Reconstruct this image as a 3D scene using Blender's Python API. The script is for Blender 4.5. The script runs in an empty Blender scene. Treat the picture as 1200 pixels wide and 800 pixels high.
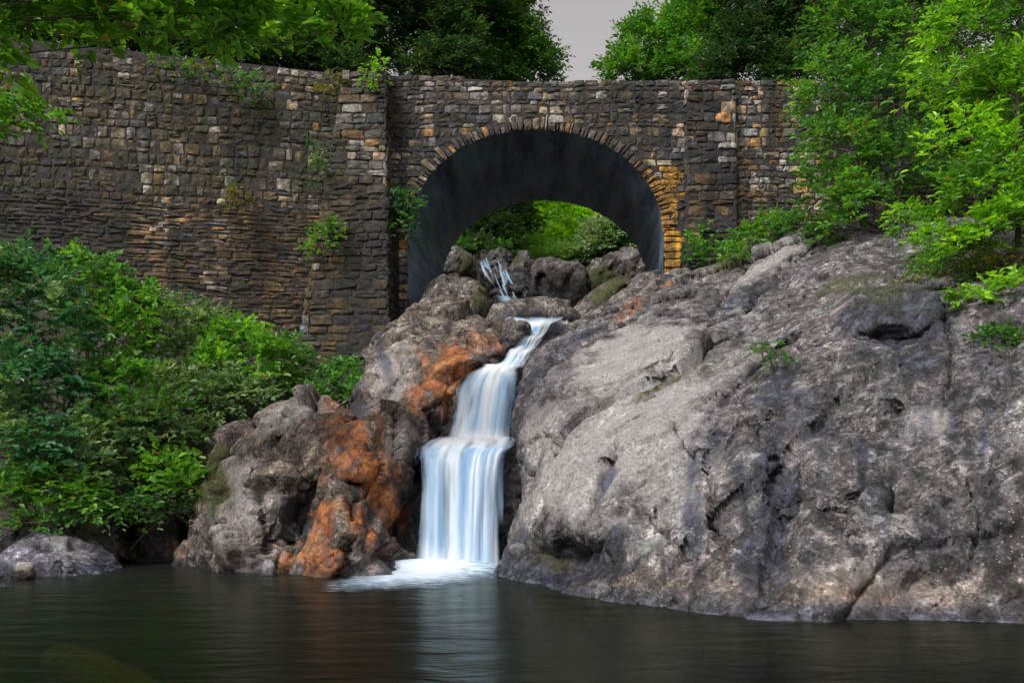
import bpy, math, random
import numpy as np
from mathutils import Vector
from mathutils.geometry import delaunay_2d_cdt

random.seed(7)
RNG = np.random.default_rng(11)
C = bpy.context.scene.collection
SC = bpy.context.scene

# ------------------------------------------------------------------ camera, sky, sun, exposure
F, HZ, EYE = 1000.0, 570.0, 1.6          # focal length and horizon in photo pixels (1200 wide), eye height in metres
cam_d = bpy.data.cameras.new('camera')
cam_d.lens = 30.0
cam_d.sensor_width = 36.0
cam_d.shift_y = (HZ - 400.0) / 1200.0
cam_d.clip_end = 2000.0
cam = bpy.data.objects.new('camera', cam_d)
cam.location = (0, 0, EYE)
cam.rotation_euler = (math.radians(90), 0, 0)
C.objects.link(cam)
SC.camera = cam

SUN_EL, SUN_ROT = math.radians(52), math.radians(220)
world = bpy.data.worlds.new('World')
SC.world = world
world.use_nodes = True
nt = world.node_tree
bg = nt.nodes['Background']
sky = nt.nodes.new('ShaderNodeTexSky')
sky.sky_type = 'NISHITA'
sky.sun_disc = False
sky.sun_elevation = SUN_EL
sky.sun_rotation = SUN_ROT
sky.dust_density = 4.0
sky.air_density = 1.0
hs = nt.nodes.new('ShaderNodeHueSaturation')       # grey overcast: the same sky with most of its blue taken out
hs.inputs['Saturation'].default_value = 0.12
tint = nt.nodes.new('ShaderNodeMix')
tint.data_type = 'RGBA'
tint.blend_type = 'MULTIPLY'
tint.inputs[0].default_value = 1.0
tint.inputs[7].default_value = (1.0, 0.915, 0.90, 1)
nt.links.new(sky.outputs[0], hs.inputs['Color'])
nt.links.new(hs.outputs[0], tint.inputs[6])
nt.links.new(tint.outputs[2], bg.inputs['Color'])
bg.inputs['Strength'].default_value = 0.115

sun_d = bpy.data.lights.new('sun', 'SUN')
sun_d.energy = 2.2
sun_d.angle = math.radians(14)
sun_d.color = (1.0, 0.975, 0.94)
sun = bpy.data.objects.new('sun', sun_d)
az = SUN_ROT
sdir = Vector((math.sin(az) * math.cos(SUN_EL), math.cos(az) * math.cos(SUN_EL), math.sin(SUN_EL)))
sun.rotation_euler = sdir.to_track_quat('Z', 'Y').to_euler()
sun.location = (0, -10, 40)
C.objects.link(sun)

SC.view_settings.view_transform = 'Standard'
SC.view_settings.look = 'None'
SC.view_settings.exposure = 0.7
SC.view_settings.gamma = 1.0
SC.render.engine = 'CYCLES'
SC.cycles.use_denoising = True
SC.cycles.max_bounces = 6
SC.cycles.transparent_max_bounces = 12
SC.cycles.filter_width = 1.5

# ------------------------------------------------------------------ numeric helpers
def P(px, py, Y):
    px, py, Y = np.asarray(px, float), np.asarray(py, float), np.asarray(Y, float)
    return np.stack([(px - 600.0) * Y / F, Y + 0 * px, EYE + (HZ - py) * Y / F], -1)

def to_px(p):
    p = np.asarray(p, float)
    return 600 + F * p[..., 0] / p[..., 1], HZ - F * (p[..., 2] - EYE) / p[..., 1]

def _hash(i, j, k, seed):
    h = (i * 374761393 + j * 668265263 + k * 2147483647 + seed * 1274126177) & 0xffffffff
    h = ((h ^ (h >> 13)) * 1274126177) & 0xffffffff
    h = ((h ^ (h >> 16)) * 2246822519) & 0xffffffff
    return ((h ^ (h >> 15)) & 0xffff) / 32767.5 - 1.0

def noise3(p, seed=0):
    p = np.asarray(p, float)
    i = np.floor(p).astype(np.int64)
    f = p - i
    w = f * f * f * (f * (f * 6 - 15) + 10)
    out = 0
    for dx in (0, 1):
        wx = w[..., 0] if dx else 1 - w[..., 0]
        for dy in (0, 1):
            wy = w[..., 1] if dy else 1 - w[..., 1]
            for dz in (0, 1):
                wz = w[..., 2] if dz else 1 - w[..., 2]
                a, b, c = i[..., 0] + dx, i[..., 1] + dy, i[..., 2] + dz
                g = (_hash(a, b, c, seed) * (f[..., 0] - dx) + _hash(a, b, c, seed + 71) * (f[..., 1] - dy)
                     + _hash(a, b, c, seed + 143) * (f[..., 2] - dz))
                out = out + g * wx * wy * wz
    return out

def fbm(p, octv=4, seed=0, gain=0.5, ridged=False):
    a, s, t = 1.0, 0.0, 0.0
    p = np.asarray(p, float)
    for o in range(octv):
        n = noise3(p, seed + o * 17)
        if ridged:
            n = 0.5 - np.abs(n) * 1.6
        s = s + n * a
        t += a
        a *= gain
        p = p * 2.03 + 5.3
    return s / t

def worley(p, seed=0):
    """nearest and second nearest feature distance and the nearest cell's random value"""
    p = np.asarray(p, float)
    i = np.floor(p).astype(np.int64)
    f1 = np.full(len(p), 9.0); f2 = np.full(len(p), 9.0); cid = np.zeros(len(p))
    tilt = np.zeros(len(p))
    for dx in (-1, 0, 1):
        for dy in (-1, 0, 1):
            for dz in (-1, 0, 1):
                a, b, c = i[:, 0] + dx, i[:, 1] + dy, i[:, 2] + dz
                q = np.stack([a + .5 + .5 * _hash(a, b, c, seed), b + .5 + .5 * _hash(a, b, c, seed + 7), c + .5 + .5 * _hash(a, b, c, seed + 19)], -1)
                v = p - q
                d = np.sqrt((v ** 2).sum(-1))
                h = _hash(a, b, c, seed + 31)
                g = np.stack([_hash(a, b, c, seed + 41), _hash(a, b, c, seed + 43), _hash(a, b, c, seed + 47)], -1)
                closer = d < f1
                f2 = np.where(closer, f1, np.minimum(f2, d))
                cid = np.where(closer, h, cid)
                tilt = np.where(closer, (v * g).sum(-1), tilt)
                f1 = np.where(closer, d, f1)
    return f1, f2, cid, tilt

class TPS:
    def __init__(self, pts, vals, lam=0.0):
        self.c = np.asarray(pts, float)
        self.sc = np.abs(self.c).max()
        c = self.c / self.sc
        n = len(c)
        K = self._phi(c, c) + lam * np.eye(n)
        Pm = np.hstack([np.ones((n, 1)), c])
        A = np.zeros((n + 3, n + 3))
        A[:n, :n] = K
        A[:n, n:] = Pm
        A[n:, :n] = Pm.T
        self.w = np.linalg.solve(A, np.concatenate([np.asarray(vals, float), np.zeros(3)]))
    def _phi(self, a, b):
        r2 = ((a[:, None, :] - b[None, :, :]) ** 2).sum(-1)
        return 0.5 * r2 * np.log(r2 + 1e-12)
    def __call__(self, q):
        q = np.asarray(q, float).reshape(-1, 2) / self.sc
        n = len(self.c)
        return self._phi(q, self.c / self.sc) @ self.w[:n] + self.w[n] + q @ self.w[n + 1:]

def unit(v):
    return v / np.maximum(np.linalg.norm(v, axis=-1, keepdims=True), 1e-9)

# ------------------------------------------------------------------ object helpers
def tag(o, label=None, cat=None, group=None, kind=None):
    if label: o['label'] = label
    if cat: o['category'] = cat
    if group: o['group'] = group
    if kind: o['kind'] = kind
    return o

def thing(name, label, cat, loc=(0, 0, 0), group=None):
    o = bpy.data.objects.new(name, None)
    o.location = tuple(float(v) for v in loc)
    o.empty_display_size = 0.2
    C.objects.link(o)
    return tag(o, label, cat, group)

def mesh_obj(name, V, faces, mat, parent=None, col=None, smooth=True, attrs=None):
    """faces: list of int arrays (n,k); V in world metres. Parent Empties carry a location only."""
    V = np.asarray(V, float)
    if parent is not None:
        V = V - np.array(parent.location)
        if parent.parent is not None:
            V = V - np.array(parent.parent.location)
    me = bpy.data.meshes.new(name)
    me.vertices.add(len(V))
    me.vertices.foreach_set('co', V.astype(np.float32).ravel())
    faces = [np.asarray(f, np.int32) for f in faces if len(f)]
    nl = sum(f.size for f in faces)
    npoly = sum(len(f) for f in faces)
    me.loops.add(nl)
    me.polygons.add(npoly)
    me.loops.foreach_set('vertex_index', np.concatenate([f.ravel() for f in faces]))
    tot = np.concatenate([np.full(len(f), f.shape[1], np.int32) for f in faces])
    st = np.concatenate([[0], np.cumsum(tot)[:-1]]).astype(np.int32)
    me.polygons.foreach_set('loop_start', st)
    me.polygons.foreach_set('loop_total', tot)
    me.polygons.foreach_set('use_smooth', np.full(npoly, smooth, bool))
    me.update(calc_edges=True)
    if col is not None:
        a = me.attributes.new('Col', 'FLOAT_COLOR', 'POINT')
        col = np.asarray(col, np.float32)
        if col.shape[1] == 3:
            col = np.hstack([col, np.ones((len(col), 1), np.float32)])
        a.data.foreach_set('color', col.ravel())
    for k, v in (attrs or {}).items():
        a = me.attributes.new(k, 'FLOAT', 'POINT')
        a.data.foreach_set('value', np.asarray(v, np.float32))
    me.materials.append(mat)
    o = bpy.data.objects.new(name, me)
    C.objects.link(o)
    if parent is not None:
        o.parent = parent
    return o

# ------------------------------------------------------------------ materials
def new_mat(name):
    m = bpy.data.materials.new(name)
    m.use_nodes = True
    n = m.node_tree
    return m, n, n.nodes['Principled BSDF'], n.nodes['Material Output']

class NT:
    """short node builder"""
    def __init__(self, n): self.n = n
    def node(self, t, **kw):
        x = self.n.nodes.new(t)
        for k, v in kw.items(): setattr(x, k, v)
        return x
    def link(self, a, b): self.n.links.new(a, b)
    def pos(self):
        return self.node('ShaderNodeNewGeometry').outputs['Position']
    def attr(self, name):
        return self.node('ShaderNodeAttribute', attribute_name=name)
    def mapping(self, vec, scale=(1, 1, 1), rot=(0, 0, 0)):
        m = self.node('ShaderNodeMapping')
        m.inputs['Scale'].default_value = scale
        m.inputs['Rotation'].default_value = rot
        self.link(vec, m.inputs['Vector'])
        return m.outputs[0]
    def noise(self, vec, scale, detail=5, rough=0.6, dist=0.0):
        x = self.node('ShaderNodeTexNoise')
        x.inputs['Scale'].default_value = scale
        x.inputs['Detail'].default_value = detail
        x.inputs['Roughness'].default_value = rough
        x.inputs['Distortion'].default_value = dist
        self.link(vec, x.inputs['Vector'])
        return x.outputs['Fac']
    def voronoi(self, vec, scale, feature='F1'):
        x = self.node('ShaderNodeTexVoronoi', feature=feature)
        x.inputs['Scale'].default_value = scale
        self.link(vec, x.inputs['Vector'])
        return x.outputs['Distance']
    def ramp(self, fac, stops):
        r = self.node('ShaderNodeValToRGB')
        e = r.color_ramp.elements
        while len(e) < len(stops): e.new(0.5)
        for q, (p, c) in zip(e, stops):
            q.position = p
            q.color = (c, c, c, 1) if isinstance(c, (int, float)) else (*c, 1)
        self.link(fac, r.inputs[0])
        return r.outputs[0]
    def mix(self, fac, a, b, mode='MIX'):
        m = self.node('ShaderNodeMix', data_type='RGBA', blend_type=mode)
        for s, v in ((m.inputs[0], fac), (m.inputs[6], a), (m.inputs[7], b)):
            if isinstance(v, (int, float)): s.default_value = v
            elif isinstance(v, tuple): s.default_value = (*v, 1)
            else: self.link(v, s)
        return m.outputs[2]
    def math(self, op, a, b=0.0, clamp=False):
        m = self.node('ShaderNodeMath', operation=op, use_clamp=clamp)
        for s, v in zip(m.inputs, (a, b)):
            if isinstance(v, (int, float)): s.default_value = v
            else: self.link(v, s)
        return m.outputs[0]
    def bump(self, h, strength, dist, normal=None):
        b = self.node('ShaderNodeBump')
        b.inputs['Strength'].default_value = strength
        b.inputs['Distance'].default_value = dist
        self.link(h, b.inputs['Height'])
        if normal is not None: self.link(normal, b.inputs['Normal'])
        return b.outputs[0]
    def sep(self, c):
        s = self.node('ShaderNodeSeparateColor')
        self.link(c, s.inputs[0])
        return s.outputs
    def sepxyz(self, c):
        s = self.node('ShaderNodeSeparateXYZ')
        self.link(c, s.inputs[0])
        return s.outputs

def rock_mat(name, dark, mid, light, tint, strata=(1, 1, 1), srot=(0, 0, 0), fleck=0.65, rough=0.75, wetline=0.18, scale=1.0, tide=False):
    """weathered rock; vertex colour Col carries stains: r rust, g moss, b dark wet stain and painted undercut shade, a pale lichen"""
    m, n, bs, out = new_mat(name)
    t = NT(n)
    pos = t.pos()
    mp = t.mapping(pos, tuple(v * scale for v in strata), srot)
    big = t.noise(mp, 0.9, 6, 0.65, 0.6)
    med = t.noise(mp, 4.5, 8, 0.72, 0.3)
    fine = t.noise(pos, 20 * scale, 6, 0.75)
    grain = t.noise(pos, 60, 3, 0.7)
    f = t.math('ADD', t.math('MULTIPLY', big, 0.5), t.math('MULTIPLY', med, 0.5))
    c = t.ramp(f, [(0.38, dark), (0.46, mid), (0.53, mid), (0.63, light)])
    c = t.mix(t.ramp(t.noise(pos, 1.7, 4, 0.6), [(0.45, 0.0), (0.62, 0.55)]), c, tint)
    # broad weathered blotches, then mineral grain and lichen flecks
    blot = t.noise(t.mapping(pos, (1.15, 1.15, 0.9)), 2.1, 7, 0.72, 0.8)
    c = t.mix(1.0, c, t.ramp(blot, [(0.38, 0.22), (0.47, 0.80), (0.53, 1.08), (0.64, 1.7)]), 'MULTIPLY')
    c = t.mix(1.0, c, t.ramp(fine, [(0.34, 0.28), (0.45, 0.85), (0.56, 1.12), (0.68, 2.0)]), 'MULTIPLY')
    c = t.mix(0.35, c, t.ramp(grain, [(0.35, 0.55), (0.5, 1.0), (0.68, 1.6)]), 'MULTIPLY')
    wob = t.node('ShaderNodeVectorMath', operation='ADD')
    nz = t.node('ShaderNodeTexNoise')
    nz.inputs['Scale'].default_value = 6.0
    nz.inputs['Detail'].default_value = 5
    t.link(pos, nz.inputs['Vector'])
    t.link(pos, wob.inputs[0])
    sc = t.node('ShaderNodeVectorMath', operation='SCALE')
    sc.inputs['Scale'].default_value = 0.28
    t.link(nz.outputs['Color'], sc.inputs[0])
    t.link(sc.outputs[0], wob.inputs[1])
    for vs, lo, hi, amt, zs in ((3.2, 0.45, 1.5, 0.75, 0.6), (9.0, 0.35, 1.65, 0.85, 0.7), (21.0, 0.35, 1.8, 0.8, 1.0)):
        vx = t.node('ShaderNodeTexVoronoi')
        vx.inputs['Scale'].default_value = vs * scale
        t.link(t.mapping(wob.outputs[0], (1, 1, zs)), vx.inputs['Vector'])
        c = t.mix(amt, c, t.ramp(t.sep(vx.outputs['Color'])[0], [(0.0, lo), (0.55, 0.95), (0.8, 1.1), (1.0, hi)]), 'MULTIPLY')
    vo = t.voronoi(t.mapping(pos, (1, 1, 0.7)), 9 * scale)
    pits = t.ramp(vo, [(0.08, 0.15), (0.26, 1.0)])
    c = t.mix(t.ramp(t.noise(pos, 2.6, 3), [(0.46, 0.0), (0.56, 0.85)]), c, t.mix(1.0, c, pits, 'MULTIPLY'))
    flecks = t.ramp(t.voronoi(t.mapping(pos, (1, 1, 1.3)), 15 * scale), [(0.12, 1.0), (0.26, 0.0)])
    flk = t.math('MULTIPLY', flecks, t.ramp(t.noise(pos, 2.3, 4), [(0.42, 0.0), (0.55, fleck)]))
    c = t.mix(flk, c, (0.42, 0.38, 0.34))
    # rain streaks run down the face
    st = t.noise(t.mapping(pos, (2.6, 2.6, 0.22)), 1.6, 5, 0.65, 0.25)
    c = t.mix(t.ramp(st, [(0.50, 0.0), (0.62, 0.75)]), c, t.mix(1.0, c, (0.34, 0.35, 0.38), 'MULTIPLY'))
    a = t.attr('Col')
    r, g, b = t.sep(a.outputs['Color'])[:3]
    pale = a.outputs['Alpha']
    brk = t.ramp(t.noise(t.mapping(pos, (1, 1, .6)), 5, 8, 0.75, .3), [(0.36, 0.0), (0.58, 1.0)])
    def edge(v, lo=0.35, hi=0.7):
        return t.ramp(t.math('ADD', t.math('MULTIPLY', v, 0.75), t.math('MULTIPLY', t.math('MULTIPLY', brk, 0.5), v)), [(lo, 0.0), (hi, 1.0)])
    palec = t.mix(1.0, t.mix(0.55, c, (0.38, 0.365, 0.355)), t.ramp(fine, [(0.35, 0.6), (0.65, 1.35)]), 'MULTIPLY')
    c = t.mix(edge(pale, 0.15, 0.75), c, palec)
    lich = t.ramp(t.noise(pos, 0.85, 5, 0.65, 0.4), [(0.60, 0.0), (0.68, 0.5 if tide else 0.15)])
    c = t.mix(lich, c, t.mix(1.0, (0.30, 0.34, 0.31), t.ramp(fine, [(0.35, 0.5), (0.65, 1.4)]), 'MULTIPLY'))
    wetc = t.mix(1.0, c, (0.30, 0.35, 0.49), 'MULTIPLY')
    c = t.mix(edge(b, 0.2, 0.8), c, wetc)
    rustc = t.ramp(t.noise(pos, 4.0, 8, 0.72), [(0.34, (0.05, 0.022, 0.014)), (0.44, (0.16, 0.05, 0.014)), (0.54, (0.42, 0.13, 0.022)), (0.62, (0.50, 0.23, 0.07)), (0.70, (0.40, 0.33, 0.30))])
    c = t.mix(t.math('MULTIPLY', edge(r, 0.25, 1.0), 0.88), c, t.mix(0.45, rustc, t.mix(1.0, rustc, t.ramp(fine, [(0.35, 0.45), (0.65, 1.5)]), 'MULTIPLY')))
    mossc = t.ramp(t.noise(pos, 16, 4, 0.7), [(0.35, (0.012, 0.017, 0.005)), (0.55, (0.05, 0.058, 0.012)), (0.7, (0.11, 0.12, 0.02))])
    c = t.mix(edge(g, 0.3, 0.75), c, mossc)
    z = t.sepxyz(pos)[2]
    zz = t.math('ADD', z, t.math('MULTIPLY', t.math('SUBTRACT', t.noise(pos, 2.5, 3), 0.5), 0.35))
    wet = t.ramp(t.math('MULTIPLY', zz, 1.0), [(max(wetline - 0.1, 0.0), 1.0), (wetline + 0.06, 0.0)])
    c = t.mix(wet, c, t.mix(1.0, c, (0.42, 0.45, 0.55), 'MULTIPLY'))
    if tide:                                                   # pale mineral line left by the pool, ochre silt above it
        c = t.mix(t.ramp(zz, [(0.15, 0.0), (0.3, 0.4), (0.8, 0.0)]), c, t.mix(1.0, c, (1.25, 0.98, 0.62), 'MULTIPLY'))
        c = t.mix(t.ramp(t.math('ADD', zz, t.math('MULTIPLY', t.noise(pos, 3.4, 4), 0.2)), [(0.07, 0.35), (0.13, 0.0)]), c, (0.18, 0.19, 0.27))
    t.link(c, bs.inputs['Base Color'])
    ro = t.mix(wet, t.ramp(med, [(0.4, rough - 0.12), (0.6, rough + 0.12)]), (0.25, 0.25, 0.25))
    ro = t.mix(t.math('MULTIPLY', edge(b, 0.2, 0.8), 0.7), ro, (0.28, 0.28, 0.28))
    t.link(ro, bs.inputs['Roughness'])
    ro = t.mix(t.math('MULTIPLY', edge(r, 0.3, 0.85), 0.7), ro, (0.3, 0.3, 0.3))
    t.link(ro, bs.inputs['Roughness'])
    bs.inputs['Specular IOR Level'].default_value = 0.4
    n1 = t.bump(med, 0.7, 0.09)
    n2 = t.bump(fine, 0.8, 0.03, n1)
    n2 = t.bump(pits, 0.7, 0.05, n2)
    n3 = t.bump(grain, 0.5, 0.008, n2)
    t.link(n3, bs.inputs['Normal'])
    return m

M = {}
M['rock_grey'] = rock_mat('granite_grey', (0.040, 0.039, 0.043), (0.128, 0.122, 0.125), (0.315, 0.305, 0.295), (0.125, 0.103, 0.102), (1, 1, 0.55), (0, 0.7, 0), tide=True)
M['rock_tan'] = rock_mat('granite_tan', (0.034, 0.028, 0.024), (0.14, 0.117, 0.096), (0.35, 0.30, 0.25), (0.15, 0.105, 0.072), (1, 1, 0.6), (0, -0.6, 0))
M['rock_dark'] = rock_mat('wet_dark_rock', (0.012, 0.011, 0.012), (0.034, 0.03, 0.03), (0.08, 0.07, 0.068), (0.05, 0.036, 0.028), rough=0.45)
M['rock_up'] = rock_mat('stream_boulder', (0.04, 0.037, 0.034), (0.145, 0.13, 0.118), (0.31, 0.28, 0.25), (0.13, 0.105, 0.085), fleck=0.25)
M['rock_blue'] = rock_mat('wet_pale_rock', (0.06, 0.06, 0.08), (0.15, 0.15, 0.19), (0.33, 0.33, 0.40), (0.13, 0.125, 0.14), rough=0.4)

def leaf_mat():
    m, n, bs, out = new_mat('leaf')
    t = NT(n)
    col = t.attr('Col').outputs['Color']
    bs.inputs['Roughness'].default_value = 0.42
    bs.inputs['Specular IOR Level'].default_value = 0.45
    t.link(col, bs.inputs['Base Color'])
    tr = t.node('ShaderNodeBsdfTranslucent')
    t.link(t.mix(1.0, col, (1.5, 1.5, 0.6), 'MULTIPLY'), tr.inputs['Color'])
    mx = t.node('ShaderNodeMixShader')
    mx.inputs[0].default_value = 0.36
    t.link(bs.outputs[0], mx.inputs[1])
    t.link(tr.outputs[0], mx.inputs[2])
    t.link(mx.outputs[0], out.inputs['Surface'])
    return m
M['leaf'] = leaf_mat()

def bark_mat(name, a, b):
    m, n, bs, out = new_mat(name)
    t = NT(n)
    pos = t.pos()
    f = t.noise(t.mapping(pos, (6, 6, 1.2)), 3.0, 6, 0.7)
    t.link(t.ramp(f, [(0.35, a), (0.65, b)]), bs.inputs['Base Color'])
    bs.inputs['Roughness'].default_value = 0.85
    t.link(t.bump(f, 0.8, 0.03), bs.inputs['Normal'])
    return m
M['bark'] = bark_mat('bark_brown', (0.03, 0.024, 0.018), (0.11, 0.09, 0.07))
M['bark_grey'] = bark_mat('bark_grey', (0.07, 0.065, 0.06), (0.24, 0.22, 0.20))

def masonry_mat():
    m, n, bs, out = new_mat('rubble_stone')
    t = NT(n)
    pos = t.pos()
    a = t.attr('Col')
    c = t.mix(1.0, a.outputs['Color'], (1.08, 1.06, 1.04), 'MULTIPLY')
    med = t.noise(pos, 5, 6, 0.7)
    fine = t.noise(pos, 22, 5, 0.7)
    c = t.mix(1.0, c, t.ramp(med, [(0.33, 0.3), (0.5, 1.0), (0.67, 1.9)]), 'MULTIPLY')
    c = t.mix(1.0, c, t.ramp(fine, [(0.3, 0.55), (0.5, 1.0), (0.68, 1.5)]), 'MULTIPLY')
    c = t.mix(1.0, c, t.ramp(t.noise(t.mapping(pos, (1, 1, 0.7)), 0.55, 7, 0.68, 0.5), [(0.38, 0.5), (0.5, 0.95), (0.62, 1.4)]), 'MULTIPLY')
    st = t.noise(t.mapping(pos, (1.5, 1.5, 0.13)), 1.3, 5, 0.62, 0.2)      # soot-black seepage running down the wall
    c = t.mix(t.ramp(st, [(0.48, 0.0), (0.60, 0.9)]), c, t.mix(1.0, c, (0.17, 0.18, 0.22), 'MULTIPLY'))
    st2 = t.noise(t.mapping(pos, (2.2, 2.2, 0.2)), 1.1, 4, 0.6, 0.2)
    c = t.mix(t.ramp(st2, [(0.57, 0.0), (0.70, 0.5)]), c, (0.16, 0.085, 0.03))
    moss = t.math('MULTIPLY', t.math('SUBTRACT', 1.0, a.outputs['Alpha']), t.ramp(t.noise(pos, 2.4, 6, 0.72), [(0.40, 0.0), (0.56, 1.7)]), True)
    mc = t.ramp(t.noise(pos, 14, 4, 0.7), [(0.35, (0.006, 0.007, 0.003)), (0.58, (0.042, 0.042, 0.008)), (0.72, (0.075, 0.075, 0.014))])
    c = t.mix(t.math('MULTIPLY', moss, 0.85), c, mc)
    li = t.ramp(t.noise(pos, 9, 5, 0.75), [(0.66, 0.0), (0.74, 0.55)])
    c = t.mix(li, c, (0.33, 0.31, 0.27))
    t.link(c, bs.inputs['Base Color'])
    bs.inputs['Roughness'].default_value = 0.85
    n1 = t.bump(med, 0.8, 0.06)
    t.link(t.bump(fine, 0.8, 0.02, n1), bs.inputs['Normal'])
    return m
M['masonry'] = masonry_mat()

def simple_mat(name, a, b, scale, rough=0.85, bump=0.05, stretch=(1, 1, 1), spec=0.4):
    m, n, bs, out = new_mat(name)
    t = NT(n)
    mp = t.mapping(t.pos(), stretch)
    f = t.noise(mp, scale, 7, 0.68, 0.2)
    t.link(t.ramp(f, [(0.34, a), (0.64, b)]), bs.inputs['Base Color'])
    bs.inputs['Roughness'].default_value = rough
    bs.inputs['Specular IOR Level'].default_value = spec
    t.link(t.bump(f, 0.8, bump), bs.inputs['Normal'])
    return m
M['mortar'] = simple_mat('dark_mortar', (0.008, 0.0075, 0.007), (0.04, 0.034, 0.028), 6)
M['soil'] = simple_mat('leaf_litter', (0.009, 0.008, 0.005), (0.024, 0.028, 0.011), 4)
M['asphalt'] = simple_mat('asphalt', (0.04, 0.04, 0.04), (0.07, 0.07, 0.07), 12, bump=0.01)
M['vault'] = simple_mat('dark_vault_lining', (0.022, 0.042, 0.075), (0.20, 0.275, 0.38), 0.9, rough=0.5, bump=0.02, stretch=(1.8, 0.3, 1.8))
M['log'] = simple_mat('sodden_wood', (0.10, 0.075, 0.035), (0.30, 0.24, 0.12), 5, stretch=(1, 5, 5))

def pool_mat():
    m, n, bs, out = new_mat('pool_water')
    n.nodes.remove(bs)
    t = NT(n)
    pos = t.pos()
    r1 = t.noise(t.mapping(pos, (0.7, 1.7, 1)), 1.3, 3, 0.5, 0.6)
    r2 = t.noise(t.mapping(pos, (1.6, 5.0, 1)), 3.0, 3, 0.6, 0.3)
    nrm = t.bump(t.math('ADD', r1, t.math('MULTIPLY', r2, 0.2)), 0.26, 0.12)
    gl = t.node('ShaderNodeBsdfGlossy')
    gl.inputs['Color'].default_value = (0.52, 0.56, 0.50, 1)
    gl.inputs['Roughness'].default_value = 0.24
    t.link(nrm, gl.inputs['Normal'])
    tr = t.node('ShaderNodeBsdfTransparent')
    tr.inputs['Color'].default_value = (0.21, 0.24, 0.11, 1)
    fr = t.node('ShaderNodeFresnel')
    fr.inputs['IOR'].default_value = 1.33
    t.link(nrm, fr.inputs['Normal'])
    mx = t.node('ShaderNodeMixShader')
    t.link(t.math('MULTIPLY', fr.outputs[0], 0.9), mx.inputs[0])
    t.link(tr.outputs[0], mx.inputs[1])
    t.link(gl.outputs[0], mx.inputs[2])
    t.link(mx.outputs[0], out.inputs['Surface'])
    return m
M['pool'] = pool_mat()

def fall_mat(name, foam=False):
    m, n, bs, out = new_mat(name)
    t = NT(n)
    u, v, e = t.attr('flow_u').outputs['Fac'], t.attr('flow_v').outputs['Fac'], t.attr('cover').outputs['Fac']
    cmb = t.node('ShaderNodeCombineXYZ')
    t.link(u, cmb.inputs[0])
    t.link(v, cmb.inputs[1])
    if foam:
        s = t.noise(t.mapping(cmb.outputs[0], (1.6, 3.2, 1)), 1.2, 4, 0.6, 0.5)
        s2 = s
    else:
        s = t.noise(t.mapping(cmb.outputs[0], (3.2, 0.12, 1)), 1.0, 3, 0.45, 0.10)
        s2 = t.noise(t.mapping(cmb.outputs[0], (5, 0.3, 1)), 1.0, 2, 0.5, 0.1)
    c = t.ramp(s, [(0.30, (0.20, 0.39, 0.64)), (0.47, (0.42, 0.62, 0.83)), (0.62, (0.78, 0.89, 0.98))])  # cool blue of shaded water put into the colour
    c = t.mix(t.attr('white').outputs['Fac'], c, (0.86, 0.94, 1.0))
    t.link(c, bs.inputs['Base Color'])
    bs.inputs['Roughness'].default_value = 0.5
    bs.inputs['Specular IOR Level'].default_value = 0.3
    trl = t.node('ShaderNodeBsdfTranslucent')
    t.link(c, trl.inputs['Color'])
    mx0 = t.node('ShaderNodeMixShader')
    mx0.inputs[0].default_value = 0.3
    t.link(bs.outputs[0], mx0.inputs[1])
    t.link(trl.outputs[0], mx0.inputs[2])
    tr = t.node('ShaderNodeBsdfTransparent')
    tr.inputs['Color'].default_value = (0.93, 0.96, 1, 1)
    k = t.math('ADD', t.math('MULTIPLY', e, 1.5 if foam else 1.35), t.math('MULTIPLY', t.math('SUBTRACT', s2, 0.62 if foam else 0.60), 1.3 if foam else 2.4), True)
    mx = t.node('ShaderNodeMixShader')
    t.link(k, mx.inputs[0])
    t.link(tr.outputs[0], mx.inputs[1])
    t.link(mx0.outputs[0], mx.inputs[2])
    t.link(mx.outputs[0], out.inputs['Surface'])
    return m
M['fall'] = fall_mat('falling_water')
M['foam'] = fall_mat('foam', True)

# ------------------------------------------------------------------ ground (one sheet to the horizon) and pool
gp = np.array([
    (-6,6,-1.2),(0,6,-1.3),(6,6,-1.3),(0,12,-1.2),(-6,12,-1.1),(-12,10,-1.0),(-3,15,-1.0),(0,1,-1.2),(-9,-6,-1.2),(9,-6,-1.2),(22,-6,-1),
    (-11,17.3,-.25),(-8,17.7,-.2),(-6.2,18.4,.1),(-12,20,2.0),(-8,20,1.3),(-6,21,1.6),(-14,23.5,5.0),(-8,23.5,4.0),(-5,23.5,3.8),(-5,26,5.6),
    (-10,25.5,6.0),(-16,24.5,6.5),(-22,24,8),(-20,18,3.6),(-18,14,1.2),(-14,12,-.1),(-25,10,3),
    (-2.2,18.5,0.6),(0,18.7,0.6),(.4,20.5,3.9),(.6,22,4.9),(.7,25,5.6),(1,28,6.0),(1.5,34,7.4),(1.8,40,9.4),(2.5,50,12.5),(3,70,18),
    (4,14,-.9),(8,13,-.8),(12,12.5,-.5),(4,20,3.2),(8,19,3.8),(14,17,4.2),(4,25.5,5.8),(8,25,6.6),(12,23.5,7.4),(16,21,8),(22,18,8.6),(22,10,3),(14,10,-1.0),
    (-6,36,11.5),(-12,36,14),(-20,34,15),(-30,40,20),(-8,50,17),(-20,60,27),(-50,60,40),(9,36,11.5),(14,36,14),(22,34,16.5),(30,40,24),(12,50,17),(24,60,27),
    (50,60,40),(6,90,23),(-30,90,38),(42,90,38),(-50,20,20),(50,20,26),(-40,0,6),(40,0,8),(0,150,40),(-90,150,60),(90,150,60),(-90,-40,5),(90,-40,5),(0,-60,2)], float)
GT = TPS(gp[:, :2], gp[:, 2])
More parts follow.
